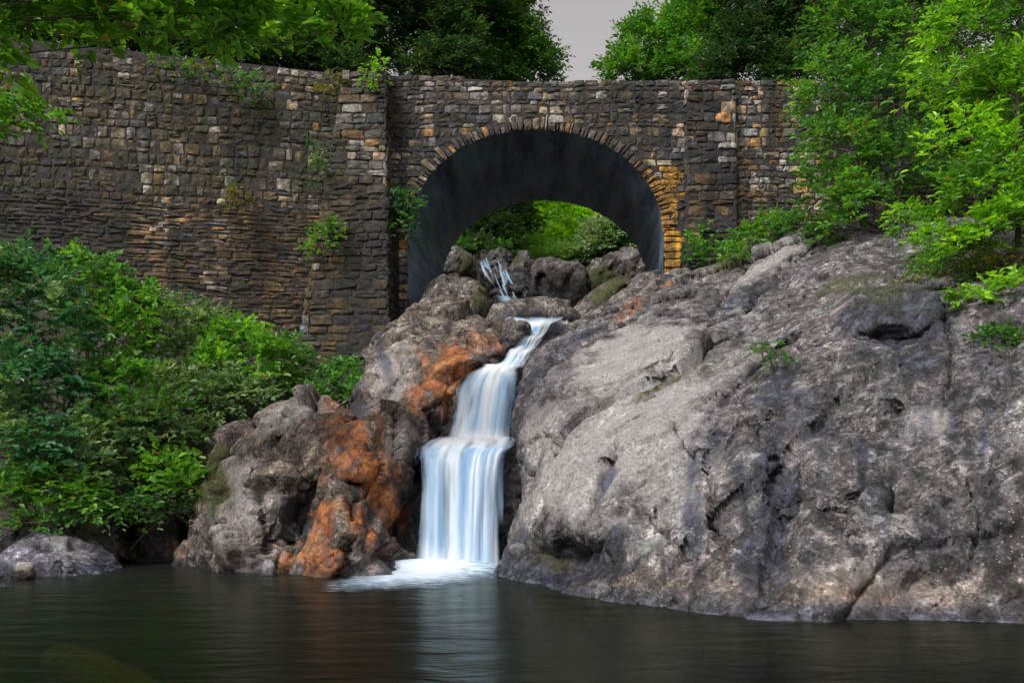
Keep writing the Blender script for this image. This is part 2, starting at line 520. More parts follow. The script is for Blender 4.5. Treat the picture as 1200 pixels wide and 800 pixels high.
def ground_z(x, y):
    q = np.stack([np.atleast_1d(np.asarray(x, float)), np.atleast_1d(np.asarray(y, float))], -1)
    z = GT(q)
    p3 = np.concatenate([q, 0 * q[:, :1]], 1)
    return z + 0.35 * fbm(p3 * 0.35, 3, 5) + 0.12 * fbm(p3 * 1.7, 3, 9)
def axis_samples(lo, hi, clo, chi, fine, coarse):
    return np.unique(np.concatenate([np.arange(lo, clo, coarse), np.arange(clo, chi, fine), np.arange(chi, hi + coarse, coarse)]))
gx = axis_samples(-160, 160, -28, 28, 0.45, 6)
gy = axis_samples(-60, 400, -2, 62, 0.45, 8)
GX, GY = np.meshgrid(gx, gy)
gz = np.empty(GX.size)
for s in range(0, GX.size, 20000):
    gz[s:s + 20000] = ground_z(GX.ravel()[s:s + 20000], GY.ravel()[s:s + 20000])
gz = np.clip(gz, -2.2, 70)
idx = np.arange(GX.size).reshape(GX.shape)
quads = np.stack([idx[:-1, :-1], idx[:-1, 1:], idx[1:, 1:], idx[1:, :-1]], -1).reshape(-1, 4)
tag(mesh_obj('ground', np.stack([GX.ravel(), GY.ravel(), gz], -1), [quads], M['soil']), kind='structure')

wx, wy = np.linspace(-40, 40, 60), np.linspace(-30, 19.5, 50)
WX, WY = np.meshgrid(wx, wy)
idx = np.arange(WX.size).reshape(WX.shape)
quads = np.stack([idx[:-1, :-1], idx[:-1, 1:], idx[1:, 1:], idx[1:, :-1]], -1).reshape(-1, 4)
tag(mesh_obj('water', np.stack([WX.ravel(), WY.ravel(), 0 * WX.ravel()], -1), [quads], M['pool']), kind='structure')

# ------------------------------------------------------------------ stone arch bridge
BY = 27.0                                           # front face of the bridge
def bx(px, Y=BY): return (px - 600) * Y / F
def bz(py, Y=BY): return EYE + (HZ - py) * Y / F
AXC, AZC, AA, AB = bx(628), bz(270), 150 * BY / F, 120 * BY / F    # arch: ellipse centre and radii
BDEPTH, SKEW = 6.9, 0.077
def top_z(x):
    """parapet top, nearly level"""
    return np.interp(x, [-20, -14.2, -5.4, 1.6, 9.2, 14], [15.25, 14.95, bz(84), bz(96), bz(95), bz(93)])
def arch_top(x):
    d = (x - AXC) / AA
    return np.where(np.abs(d) < 1, AZC + AB * np.sqrt(np.clip(1 - d * d, 0, 1)), -1e3)

bridge = thing('stone_bridge', 'old mossy stone road bridge with one wide arch above the waterfall', 'bridge', (AXC, BY, 5.0))

STONE_DARK, STONE_GREY, STONE_TAN = (0.045, 0.044, 0.048), (0.13, 0.122, 0.117), (0.235, 0.18, 0.12)
STONE_PALE, STONE_OCHRE, STONE_BLUE = (0.37, 0.33, 0.27), (0.25, 0.135, 0.05), (0.06, 0.066, 0.085)
def pick(w):
    return np.array(random.choices([STONE_DARK, STONE_GREY, STONE_TAN, STONE_PALE, STONE_OCHRE, STONE_BLUE], w)[0])
def stone_col(p):
    px, py = to_px(np.array(p))
    moss = 0.25
    if px < 400:
        if py < 150: w, moss = (3, 4, 2, 1.0, 0.6, 0.5), 0.85
        elif py < 225: w, moss = (2.5, 4, 3, 1.6, 1, 0.5), 0.6
        else: w, moss = (4, 3, 3, 0.2, 0.9, 1.2), 0.3
        if 105 < px < 165 and py > 215: w = (6, 1, .4, 0, .2, 4)
    elif px < 456:
        w, moss = ((1.5, 4.5, 1.5, 1.0, 0.3, 1.5), 0.35) if py < 215 else ((3, 2, 0.4, 0.2, 0.4, 4.5), 0.3)
    elif px < 778:
        w, moss = (2.2, 4.2, 3.2, 0.7, 0.9, 0.7), 0.2
        if py < 130: w = (2.5, 5, 1.6, 0.7, .2, 1)
    elif px < 862:
        w, moss = (2, 4, 1.5, 0.6, 0.4, 1.5), 0.15
        if py > 185: w = (2, 2.5, 1, 0.3, 0.4, 4)
    else:
        w, moss = (2, 3, 3, 1.0, 1.2, 0.7), 0.2
    if 777 < px < 800 and py > 192: return np.array([0.42, 0.22, 0.026]) * random.uniform(0.5, 1.05), 0.2
    c = pick(w) * random.lognormvariate(.10, .42)
    q_ = np.array([[px / 30, py / 150, 0.]])
    damp_shade = 1.9 * float(fbm(q_, 3, 301)[0]) + .55 * float(noise3(np.array([[px / 110, py / 90, 3.]]), 303)[0]) + (.33 if px < 400 else .18)
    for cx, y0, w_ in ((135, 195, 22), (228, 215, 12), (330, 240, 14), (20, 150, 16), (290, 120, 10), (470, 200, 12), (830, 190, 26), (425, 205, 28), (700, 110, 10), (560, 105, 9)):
        if py > y0: damp_shade += .95 * math.exp(-((px - cx) / w_) ** 2) * min(1, (py - y0) / 30)
    if 395 < px < 456: damp_shade += .30 if py > 195 else -.02
    if 372 < px <= 400 and py > 95: damp_shade += .45  # corner shade and moss beside the buttress, put into the stone colour
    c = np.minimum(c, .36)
    c = c * (1 - .86 * min(max((damp_shade - .12) / .38, 0), 1) * np.array([1.0, 0.985, 0.93]))
    ochre = 1.7 * float(fbm(q_ * np.array([1.3, 1, 1]), 3, 311)[0]) + (.3 if 150 < px < 400 and py > 225 else -.12)
    if ochre > .12: c = c * (1 - .75 * min(ochre, 1)) + np.array([0.23, 0.135, 0.042]) * random.uniform(.5, 1.35) * .75 * min(ochre, 1)
    if py < 90 and px < 420: moss = 0.4
    return c, moss

class Stones:
    def __init__(self): self.V, self.Q, self.T, self.col, self.n = [], [], [], [], 0
    def add(self, O, U, N, W, corners, proud, col, moss):
        """corners: 4 (u,v) anticlockwise seen from outside; U,W in-plane axes, N outward"""
        cs = np.array(corners)
        mids = (cs + np.roll(cs, -1, 0)) / 2
        ring = np.empty((8, 2))
        ring[0::2], ring[1::2] = cs, mids
        cen = ring.mean(0)
        size = np.abs(cs - cen).mean()
        ring = ring + RNG.normal(0, 0.05 * size, ring.shape)
        ring[0::2] = cen + (ring[0::2] - cen) * RNG.uniform(0.86, 1.0, (4, 1))
        bev = min(0.035, size * 0.2)
        inner = cen + (ring - cen) * (1 - bev / max(size, 0.03) * 0.9)
        def lift(r, d): return O + r[:, :1] * U + r[:, 1:] * W + np.asarray(d).reshape(-1, 1) * N
        v = np.vstack([lift(ring, np.full(8, -0.06)), lift(ring, proud - bev * RNG.uniform(0.6, 1.2, 8)),
                       lift(inner, proud + RNG.normal(0, 0.015, 8)), lift(cen[None], [proud + 0.018])])
        n = self.n
        i = np.arange(8)
        j = (i + 1) % 8
        self.Q += [np.stack([n + i, n + j, n + 8 + j, n + 8 + i], -1), np.stack([n + 8 + i, n + 8 + j, n + 16 + j, n + 16 + i], -1)]
        self.T.append(np.stack([n + 16 + i, n + 16 + j, np.full(8, n + 24)], -1))
        self.V.append(v)
        self.col.append(np.tile(np.append(col, 1 - moss), (25, 1)))
        self.n += 25
    def build(self, name, parent, label=None):
        o = mesh_obj(name, np.vstack(self.V), [np.vstack(self.Q), np.vstack(self.T)], M['masonry'], parent, np.vstack(self.col), smooth=False)
        if label: o['label'] = label
        return o

def fill_courses(S, O, U, N, W, umin, umax, vmin, vmax, hfun, wfun, keep, proud=(0.0, 0.03), gap=0.010):
    v = vmin
    while v < vmax - 0.05:
        h = min(hfun(v), vmax - v)
        if vmax - v - h < 0.1: h = vmax - v
        lo = umin(v) if callable(umin) else umin
        hi = umax(v) if callable(umax) else umax
        u = lo - random.uniform(0, 0.15)
        while u < hi - 0.03:
            w = wfun(v)
            a, b = max(u, lo), min(u + w, hi)
            u += w
            if b - a < 0.06: continue
            pieces = [(v, v + h)]
            if h > 0.25 and random.random() < 0.22:
                k = random.uniform(0.4, 0.6) * h
                pieces = [(v, v + k), (v + k, v + h)]
            for (p, q) in pieces:
                if not keep(a, b, p, q): continue
                j = lambda: random.uniform(-0.026, 0.026)
                wv = lambda uu, vv: 0.030 * math.sin(uu * 0.9 + 2.1 * math.sin(vv * .8)) * math.sin(uu * .37 + vv * .5) + 0.014 * math.sin(uu * 2.3 + vv * 1.9)
                c4 = [(a + gap / 2 + j(), p + gap / 2 + j() + wv(a, p)), (b - gap / 2 + j(), p + gap / 2 + j() + wv(b, p)), (b - gap / 2 + j(), q - gap / 2 + j() + wv(b, q)), (a + gap / 2 + j(), q - gap / 2 + j() + wv(a, q))]
                cc = O + (a + b) / 2 * U + (p + q) / 2 * W
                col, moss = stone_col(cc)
                S.add(O, U, N, W, c4, random.uniform(*proud), col, moss)
        v += h

UX, UZ, NY = np.array([1., 0, 0]), np.array([0., 0, 1]), np.array([0., -1, 0])
RING = 0.33
def in_ring(x, z, extra=RING):
    d = np.hypot((x - AXC) / (AA + extra), (z - AZC) / (AB + extra))
    return (d < 1 and z > AZC) or (abs(x - AXC) < AA + (0.1 if x < AXC else 0.52) and z <= AZC)

def slab_columns(xs, zb, zt, y0, y1):
    V, Q = [], []
    for x, b, t in zip(xs, zb, zt):
        V += [(x, y0, b), (x, y0, t), (x, y1, t), (x, y1, b)]
    for i in range(len(xs) - 1):
        a, b = 4 * i, 4 * (i + 1)
        Q += [(a, b, b + 1, a + 1), (a + 1, b + 1, b + 2, a + 2), (a + 2, b + 2, b + 3, a + 3), (a + 3, b + 3, b, a)]
    Q += [(0, 1, 2, 3), tuple(4 * (len(xs) - 1) + k for k in (3, 2, 1, 0))]
    return np.array(V, float), np.array(Q)

xs = np.unique(np.concatenate([np.linspace(bx(400), 16, 60), AXC + (AA + .12) * np.sin(np.linspace(-math.pi / 2, math.pi / 2, 61)) * 0.99999, [AXC - AA - .121, AXC + AA + .121]]))
zb = np.where(np.abs(xs - AXC) < AA + .12, AZC + (AB + .12) * np.sqrt(np.clip(1 - ((xs - AXC) / (AA + .12)) ** 2, 0, 1)), 4.5)   # the wall core stops behind the lining
for nm, ya, yb in (('front_wall', BY, BY + 0.7), ('rear_wall', BY + BDEPTH - 0.7, BY + BDEPTH)):
    sh = SKEW * (ya - BY)
    v, q = slab_columns(xs + sh, zb, top_z(xs) - 0.05, ya, yb)
    core = mesh_obj(nm, v, [q], M['mortar'], bridge, smooth=False)
    if nm == 'front_wall': front_wall = core
    # stones of this face
    S = Stones()
    yy = ya if nm == 'front_wall' else yb
    N = NY if nm == 'front_wall' else -NY
    if nm == 'front_wall':
        O = np.array([0., BY, 0])
        keep = lambda a, b, p, q: not in_ring((a + b) / 2, (p + q) / 2) and q <= float(top_z((a + b) / 2)) + 0.06
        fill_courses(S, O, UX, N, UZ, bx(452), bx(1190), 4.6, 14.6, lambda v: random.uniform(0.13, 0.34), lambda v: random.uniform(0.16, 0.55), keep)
        S.build('face_stones', core)

# voussoirs
S = Stones()
th0 = -0.02
n_v = 74
_w = np.cumsum(np.concatenate([[0], RNG.uniform(.45, 1.6, n_v)]))
ths = math.pi + 0.02 - _w / _w[-1] * (math.pi + 0.04)
for k in range(n_v):
    a, b = ths[k], ths[k + 1]
    L = random.uniform(0.2, 0.46)
    def pt(t, e): return ((AA + e) * math.cos(t), (AB + e) * math.sin(t))
    g = 0.004
    c4 = [pt(a - g, -0.05), pt(b + g, -0.05), pt(b + g, L), pt(a - g, L)]
    O = np.array([AXC, BY, AZC])
    cen = O + np.mean([c[0] for c in c4]) * UX + np.mean([c[1] for c in c4]) * UZ
    px, py = to_px(cen)
    col = pick((2.2, 4, 3.2, 0.9, 1.0 if px > 690 else 0.5, 0.5)) * random.uniform(0.6, 1.25)
    col = col * (1 - .6 * max(0, min(1, 1.5 * float(noise3(np.array([[px / 40, py / 40, 9.]]), 5)[0]) + .4)))
    if px > 735 and py > 190 and random.random() < 0.75: col = np.array([0.40, 0.21, 0.05]) * random.uniform(0.7, 1.1)
    S.add(O, UX, NY, UZ, c4, random.uniform(0.0, 0.05), col, 0.25)
# jamb quoins under the springing, the right ones stained orange
for side in (-1, 1):
    z = AZC - 0.02
    while z > 5.0:
        h = random.uniform(0.16, 0.32)
        x0 = AXC + side * AA
        x1 = x0 + side * (0.56 if side > 0 else 0.3)
        a, b = min(x0, x1), max(x0, x1)
        c4 = [(a + .01, z - h + .01), (b - .01, z - h + .01), (b - .01, z - .01), (a + .01, z - .01)]
        col = np.array([0.42, 0.225, 0.028]) * random.uniform(0.55, 1.05) if side > 0 and z > bz(318) else pick((3, 3, 2, .5, 1.5, 1)) * random.uniform(.7, 1.2)
        S.add(np.array([0., BY, 0]), UX, NY, UZ, c4, random.uniform(0.04, 0.09), col, 0.1)
        z -= h
S.build('arch_ring', bridge, 'tan and ochre wedge stones around the arch')

# barrel vault lined with dark panels
def arch_prof(m):
    t = np.linspace(math.pi, 0, m)
    x, z = AA * np.cos(t), AB * np.sin(t)
    zl = np.linspace(4.6 - AZC, 0, 7)[:-1]
    return np.concatenate([np.stack([np.full(6, -AA), zl], -1), np.stack([x, z], -1), np.stack([np.full(6, AA), zl[::-1]], -1)])
V, Q = [], []
prof = arch_prof(14 * 6 + 1)
ny = 24
for i, y in enumerate(np.linspace(0.02, BDEPTH - 0.02, ny)):
    for j, (x, z) in enumerate(prof):
        k = (j - 6) % 6
        groove = 0.03 if (6 <= j <= 6 + 84 and k == 0) else 0.0
        r = 1 + groove / AA + 0.004 * math.sin(j * 1.7 + i * .6)
        V.append((AXC + SKEW * y + x * r, BY + y, AZC + z * (r if z > 0 else 1)))
m_ = len(prof)
idx = np.arange(ny * m_).reshape(ny, m_)
Q = np.stack([idx[:-1, :-1], idx[:-1, 1:], idx[1:, 1:], idx[1:, :-1]], -1).reshape(-1, 4)
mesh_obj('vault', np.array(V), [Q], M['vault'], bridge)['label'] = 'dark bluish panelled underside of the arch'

# road deck between the parapets
v, q = slab_columns(np.linspace(bx(395), 16, 30), np.full(30, 13.1), np.full(30, 13.4), BY + 0.7, BY + BDEPTH - 0.7)
v[:, 0] += SKEW * (v[:, 1] - BY)
mesh_obj('road_deck', v, [q], M['asphalt'], bridge, smooth=False)

# left wing wall, turning towards the camera
WA, WB = np.array([bx(398), BY + 0.05, 0.]), np.array([-20.5, 24.6, 0.])
WU = unit(WA - WB)
WN = np.array([WU[1], -WU[0], 0.])
WL = np.linalg.norm(WA - WB)
V = []
for u in (0, WL):
    b = WB + u * WU
    for off in (0, -0.9):
        for z in (4.0, 14.1):
            pz = b + WN * (off + (0 if z > 10 else (0.0)))
            V.append((pz[0], pz[1], z if z < 10 else float(top_z(b[0])) - 0.05))
V = np.array(V)
Q = np.array([(0, 4, 5, 1), (2, 3, 7, 6), (1, 5, 7, 3), (0, 2, 6, 4), (0, 1, 3, 2), (4, 6, 7, 5)])
wing = mesh_obj('wing_wall', V, [Q], M['mortar'], bridge, smooth=False)
S = Stones()
def wing_h(v):
    return random.uniform(0.10, 0.19) if v < 10.2 else random.uniform(0.2, 0.40)
def wing_w(v):
    return random.uniform(0.25, 0.9) if v < 10.2 else random.uniform(0.18, 0.5)
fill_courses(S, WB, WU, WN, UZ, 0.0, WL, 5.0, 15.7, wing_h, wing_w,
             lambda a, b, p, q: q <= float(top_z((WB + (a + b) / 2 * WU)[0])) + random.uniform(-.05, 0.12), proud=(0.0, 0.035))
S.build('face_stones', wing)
wing['label'] = 'long mossy wing wall left of the arch'

# buttress left of the arch: battered left edge, standing proud of the wall
def buttress(name, label, xl_top, xl_bot, xr_top, xr_bot, z0, z1, out_top, out_bot):
    V = []
    for z, xl, xr, o in ((z0, xl_bot, xr_bot, out_bot), (z1, xl_top, xr_top, out_top)):
        V += [(xl, BY - o, z), (xr, BY - o, z), (xr, BY + 0.3, z), (xl, BY + 0.3, z)]
    V = np.array(V)
    Q = np.array([(0, 1, 5, 4), (1, 2, 6, 5), (2, 3, 7, 6), (3, 0, 4, 7), (4, 5, 6, 7), (0, 3, 2, 1)])
    core = mesh_obj(name, V, [Q], M['mortar'], bridge, smooth=False)
    core['label'] = label
    W = unit(np.array([0, (out_bot - out_top), z1 - z0]))
    N = np.array([0, -W[2], W[1]])
    L = math.hypot(out_bot - out_top, z1 - z0)
    fx = lambda v, a, b: a + (b - a) * v / L
    S = Stones()
    fill_courses(S, np.array([0., BY - out_bot, z0]), UX, N, W, lambda v: fx(v, xl_bot, xl_top), lambda v: fx(v, xr_bot, xr_top), 0, L,
                 lambda v: random.uniform(0.15, 0.36), lambda v: random.uniform(0.25, 0.75), lambda *a: True, proud=(0.0, 0.06))
    # the two flanks
    for xt, xb, sgn in ((xl_top, xl_bot, -1), (xr_top, xr_bot, 1)):
        W2 = unit(np.array([xt - xb, 0, z1 - z0]))
        N2 = np.array([sgn * W2[2], 0, -sgn * W2[0]])
        U2 = np.array([0., -1, 0]) if sgn < 0 else np.array([0., 1, 0])
        O2 = np.array([xb, BY if sgn < 0 else BY - out_bot, z0])
        fill_courses(S, O2, U2, N2, W2, 0 if sgn < 0 else (lambda v: (out_bot - out_top) * v / L), (lambda v: out_bot + (out_top - out_bot) * v / L) if sgn < 0 else out_bot,
                     0, L, lambda v: random.uniform(0.2, 0.36), lambda v: random.uniform(0.3, 0.6), lambda *a: True, proud=(0.01, 0.06))
    S.build('face_stones', core)
buttress('buttress', 'tall dark buttress left of the arch, wider at its foot', bx(403, 26.3), bx(338, 25.5), bx(451, 26.3), bx(457, 25.6), 4.0, 14.40, 0.65, 1.5)
buttress('buttress', 'flat grey pier right of the arch', bx(803), bx(803), bx(860), bx(862), 5.5, float(top_z(6.5)) - 0.06, 0.2, 0.22)

# ------------------------------------------------------------------ rocks
def resample(poly, step):
    poly = np.asarray(poly, float)
    n = len(poly)
    out = []
    for i in range(n):                              # Catmull-Rom round the outline
        p0, p1, p2, p3 = poly[i - 1], poly[i], poly[(i + 1) % n], poly[(i + 2) % n]
        m = max(2, int(np.linalg.norm(p2 - p1) / step))
        for t in np.arange(m) / m:
            out.append(0.5 * (2 * p1 + (p2 - p0) * t + (2 * p0 - 5 * p1 + 4 * p2 - p3) * t * t + (3 * p1 - p0 - 3 * p2 + p3) * t ** 3))
    return np.array(out)

def inside(pts, poly):
    x, y = pts[:, 0], pts[:, 1]
    r = np.zeros(len(pts), bool)
    a, b = poly, np.roll(poly, -1, 0)
    for (x1, y1), (x2, y2) in zip(a, b):
        c = ((y1 > y) != (y2 > y))
        with np.errstate(divide='ignore', invalid='ignore'):
            r ^= c & (x < (x2 - x1) * (y - y1) / (y2 - y1) + x1)
    return r

def dist_poly(pts, poly):
    a, b = poly, np.roll(poly, -1, 0)
    d = np.full(len(pts), 1e9)
    for p, q in zip(a, b):
        v = q - p
        t = np.clip(((pts - p) @ v) / max(v @ v, 1e-9), 0, 1)
        d = np.minimum(d, np.linalg.norm(pts - (p + t[:, None] * v), axis=1))
    return d

def subdivide(V2, T):
    e = np.sort(np.vstack([T[:, [0, 1]], T[:, [1, 2]], T[:, [2, 0]]]), 1)
    ue, inv = np.unique(e, axis=0, return_inverse=True)
    inv = inv.ravel()
    mid = (V2[ue[:, 0]] + V2[ue[:, 1]]) / 2
    n, k = len(V2), len(T)
    m01, m12, m20 = n + inv[:k], n + inv[k:2 * k], n + inv[2 * k:]
    T2 = np.vstack([np.stack(x, -1) for x in ((T[:, 0], m01, m20), (m01, T[:, 1], m12), (m20, m12, T[:, 2]), (m01, m12, m20))])
    return np.vstack([V2, mid]), T2

def vnormals(V, T):
    fn = np.cross(V[T[:, 1]] - V[T[:, 0]], V[T[:, 2]] - V[T[:, 0]])
    N = np.zeros_like(V)
    for k in range(3):
        np.add.at(N, T[:, k], fn)
    return unit(N)

def even_mesh(V, T, voxel):
    me = bpy.data.meshes.new('tmp')
    me.from_pydata(V.tolist(), [], T.tolist())
    o = bpy.data.objects.new('tmp', me)
    C.objects.link(o)
    m = o.modifiers.new('even', 'REMESH')
    m.mode = 'VOXEL'
    m.voxel_size = voxel
    dg = bpy.context.evaluated_depsgraph_get()
    ev = o.evaluated_get(dg).to_mesh()
    n = len(ev.vertices)
    co = np.empty(n * 3, np.float32)
    ev.vertices.foreach_get('co', co)
    ev.calc_loop_triangles()
    t = np.empty(len(ev.loop_triangles) * 3, np.int32)
    ev.loop_triangles.foreach_get('vertices', t)
    bpy.data.objects.remove(o)
    bpy.data.meshes.remove(me)
    V, T = co.reshape(-1, 3).astype(float), t.reshape(-1, 3)
    for _ in range(2):                                   # take the voxel steps out
        acc, cnt = np.zeros_like(V), np.zeros(len(V))
        for a, b in ((0, 1), (1, 2), (2, 0)):
            np.add.at(acc, T[:, a], V[T[:, b]]); np.add.at(acc, T[:, b], V[T[:, a]])
            np.add.at(cnt, T[:, a], 1); np.add.at(cnt, T[:, b], 1)
        V = .4 * V + .6 * acc / np.maximum(cnt, 1)[:, None]
    return V, T

def rock(name, label, outline, depth, mat, cat='rock', edge=0.8, rim=30, thick=1.2, sp=7, sub=1, disp=((1.2, .12), (.4, .05), (.14, .02)),
         stains=(), dents=(), group=None, seed=0, strata=None, facet=1.2, hollow=0.05, cracks=(), groove=.10, voxel=None, warp=.35):
    """outline in photo pixels at the rock's distance; depth: one number or (px,py,Y) points; edge: metres the rim falls back"""
    pol = resample(outline, sp * 1.0)
    nb = len(pol)
    lo, hi = pol.min(0), pol.max(0)
    gx, gy = np.meshgrid(np.arange(lo[0], hi[0], sp), np.arange(lo[1], hi[1], sp * 0.87))
    gx[1::2] += sp / 2
    g = np.stack([gx.ravel(), gy.ravel()], -1)
    g = g[inside(g, pol)]
    g = g[dist_poly(g, pol) > sp * 0.55]
    allp = np.vstack([pol, g])
    r = delaunay_2d_cdt([Vector(p) for p in allp], [], [list(range(nb))], 1, 1e-5)
    V2 = np.array([tuple(v) for v in r[0]])
    T = np.array([f for f in r[2] if len(f) == 3])
    a = V2[T]
    area = (a[:, 1, 0] - a[:, 0, 0]) * (a[:, 2, 1] - a[:, 0, 1]) - (a[:, 1, 1] - a[:, 0, 1]) * (a[:, 2, 0] - a[:, 0, 0])
    T[area > 0] = T[area > 0][:, ::-1]
    for _ in range(sub): V2, T = subdivide(V2, T)
    e = np.sort(np.vstack([T[:, [0, 1]], T[:, [1, 2]], T[:, [2, 0]]]), 1)
    ue, cnt = np.unique(e, axis=0, return_counts=True)
    onb = np.zeros(len(V2), bool)
    onb[ue[cnt == 1].ravel()] = True
    d = dist_poly(V2, pol)
    d[onb] = 0
    t = np.clip(d / rim, 0, 1)
    rnd = np.sqrt(np.clip(1 - (1 - t) ** 2, 0, 1))
    if isinstance(depth, (int, float)): Y0 = np.full(len(V2), float(depth))
    else:
        dp = np.array(depth, float)
        Y0 = np.exp(TPS(dp[:, :2], np.log(dp[:, 2]), 1e-4)(V2))
    Yf = Y0 + edge * (1 - rnd)
    for (cx, cy, rx, ry, ang, amt) in dents:
        ca, sa = math.cos(ang), math.sin(ang)
        q = V2 - (cx, cy)
        e2 = ((q[:, 0] * ca + q[:, 1] * sa) / rx) ** 2 + ((-q[:, 0] * sa + q[:, 1] * ca) / ry) ** 2
        Yf = Yf + amt * np.exp(-e2 * 1.5) * rnd
    Yb = Y0 + edge + thick * rnd
    n = len(V2)
    bmap = np.where(onb, np.arange(n), n + np.arange(n))
    pxy = np.vstack([V2, V2])
    V = np.vstack([P(V2[:, 0], V2[:, 1], Yf), P(V2[:, 0], V2[:, 1], Yb)])
    Tb = bmap[T][:, ::-1]
    # down-sample the unseen back: keep as is (same triangles) but closed against the front rim
    TT = np.vstack([T, Tb])
    used = np.unique(TT)
    remap = np.full(len(V), -1)
    remap[used] = np.arange(len(used))
    V, TT = V[used], remap[TT]
    V, TT = even_mesh(V, TT, voxel or float(np.clip(np.median(Y0) / F * 3.2, .03, .09)))
    pxy = np.stack(to_px(np.stack([V[:, 0], np.maximum(V[:, 1], 1.0), V[:, 2]], -1)), -1)
    N = vnormals(V, TT)
    for k, (s, amp) in enumerate(disp):
        q = V.copy()
        if strata is not None:
            ax = unit(np.array(strata, float))
            q = q - (q @ ax)[:, None] * ax * 0.66          # stretched along the bedding
        q = q + warp * s * np.stack([noise3(q / s * 1.3, 31), noise3(q / s * 1.3, 47), noise3(q / s * 1.3, 59)], -1)
        h = fbm(q / s, 3, seed + 13 * k, ridged=(k % 2 == 1))
        if k < 2:                                            # fractured blocks: tilted facets parted by joints
            f1, f2, cid, tl = worley(q / (s * 0.8) + 0.12 * noise3(q / s * 2.2, seed + 77)[:, None], seed + k)
            h = 0.5 * h + facet * (0.30 * cid + 0.55 * tl) - groove * np.exp(-((f2 - f1) / 0.05) ** 2)
        V = V + N * (h * amp * 2)[:, None]
        if k == 0: N = vnormals(V, TT)
        if k == 1: N = vnormals(V, TT)
    for (line, wpx, dep, step) in cracks:                    # open joints, one lip standing prouder than the other
        ln = np.array(line, float)
        w2 = pxy + 7 * np.stack([noise3(V * 1.6, 201), noise3(V * 1.6, 202)], -1) + 3 * np.stack([noise3(V * 5, 203), noise3(V * 5, 204)], -1)
        best = np.full(len(V), 1e9); sgn = np.zeros(len(V))
        for p_, q_ in zip(ln[:-1], ln[1:]):
            v_ = q_ - p_
            t_ = np.clip(((w2 - p_) @ v_) / (v_ @ v_), 0, 1)
            o_ = w2 - (p_ + t_[:, None] * v_)
            dd = np.linalg.norm(o_, axis=1)
            side = np.sign(v_[0] * o_[:, 1] - v_[1] * o_[:, 0])
            near = dd < best
            best = np.where(near, dd, best); sgn = np.where(near, side, sgn)
        wv = wpx * (0.7 + 0.9 * noise3(V * 2.2, 205))
        V = V + N * (-dep * np.exp(-(best / np.maximum(wv, .8)) ** 2) + step * sgn * np.exp(-(best / 26) ** 2) * .5)[:, None]
    # weathered hollows and overhung ledges
    hn = noise3(V * np.array([1.5, 1.5, 2.4]) + 0.3 * noise3(V * 4, 91)[:, None], seed + 55) + .35 * noise3(V * 5.1, seed + 56)
    V = V - N * (hollow * np.clip((hn - .12) / .22, 0, 1))[:, None]
    col = np.zeros((len(V), 4))
    nz = fbm(V * 1.3, 4, seed + 5)
    for (ch, cx, cy, rx, ry, ang, amt) in stains:
        ca, sa = math.cos(ang), math.sin(ang)
        q = pxy - (cx, cy)
        e2 = np.sqrt(((q[:, 0] * ca + q[:, 1] * sa) / rx) ** 2 + ((-q[:, 0] * sa + q[:, 1] * ca) / ry) ** 2)
        c = 'rgba'.index({'rust': 'r', 'moss': 'g', 'wet': 'b', 'pale': 'a'}[ch])
        col[:, c] = np.maximum(col[:, c], amt * np.clip((1.3 - e2) * 1.1 + nz * 1.9, 0, 1))
    o = mesh_obj(name, V, [TT], mat, None, col)
    c0 = V.mean(0)
    o.data.transform(__import__('mathutils').Matrix.Translation(-Vector(c0)))
    o.location = c0
    return tag(o, label, cat, group)

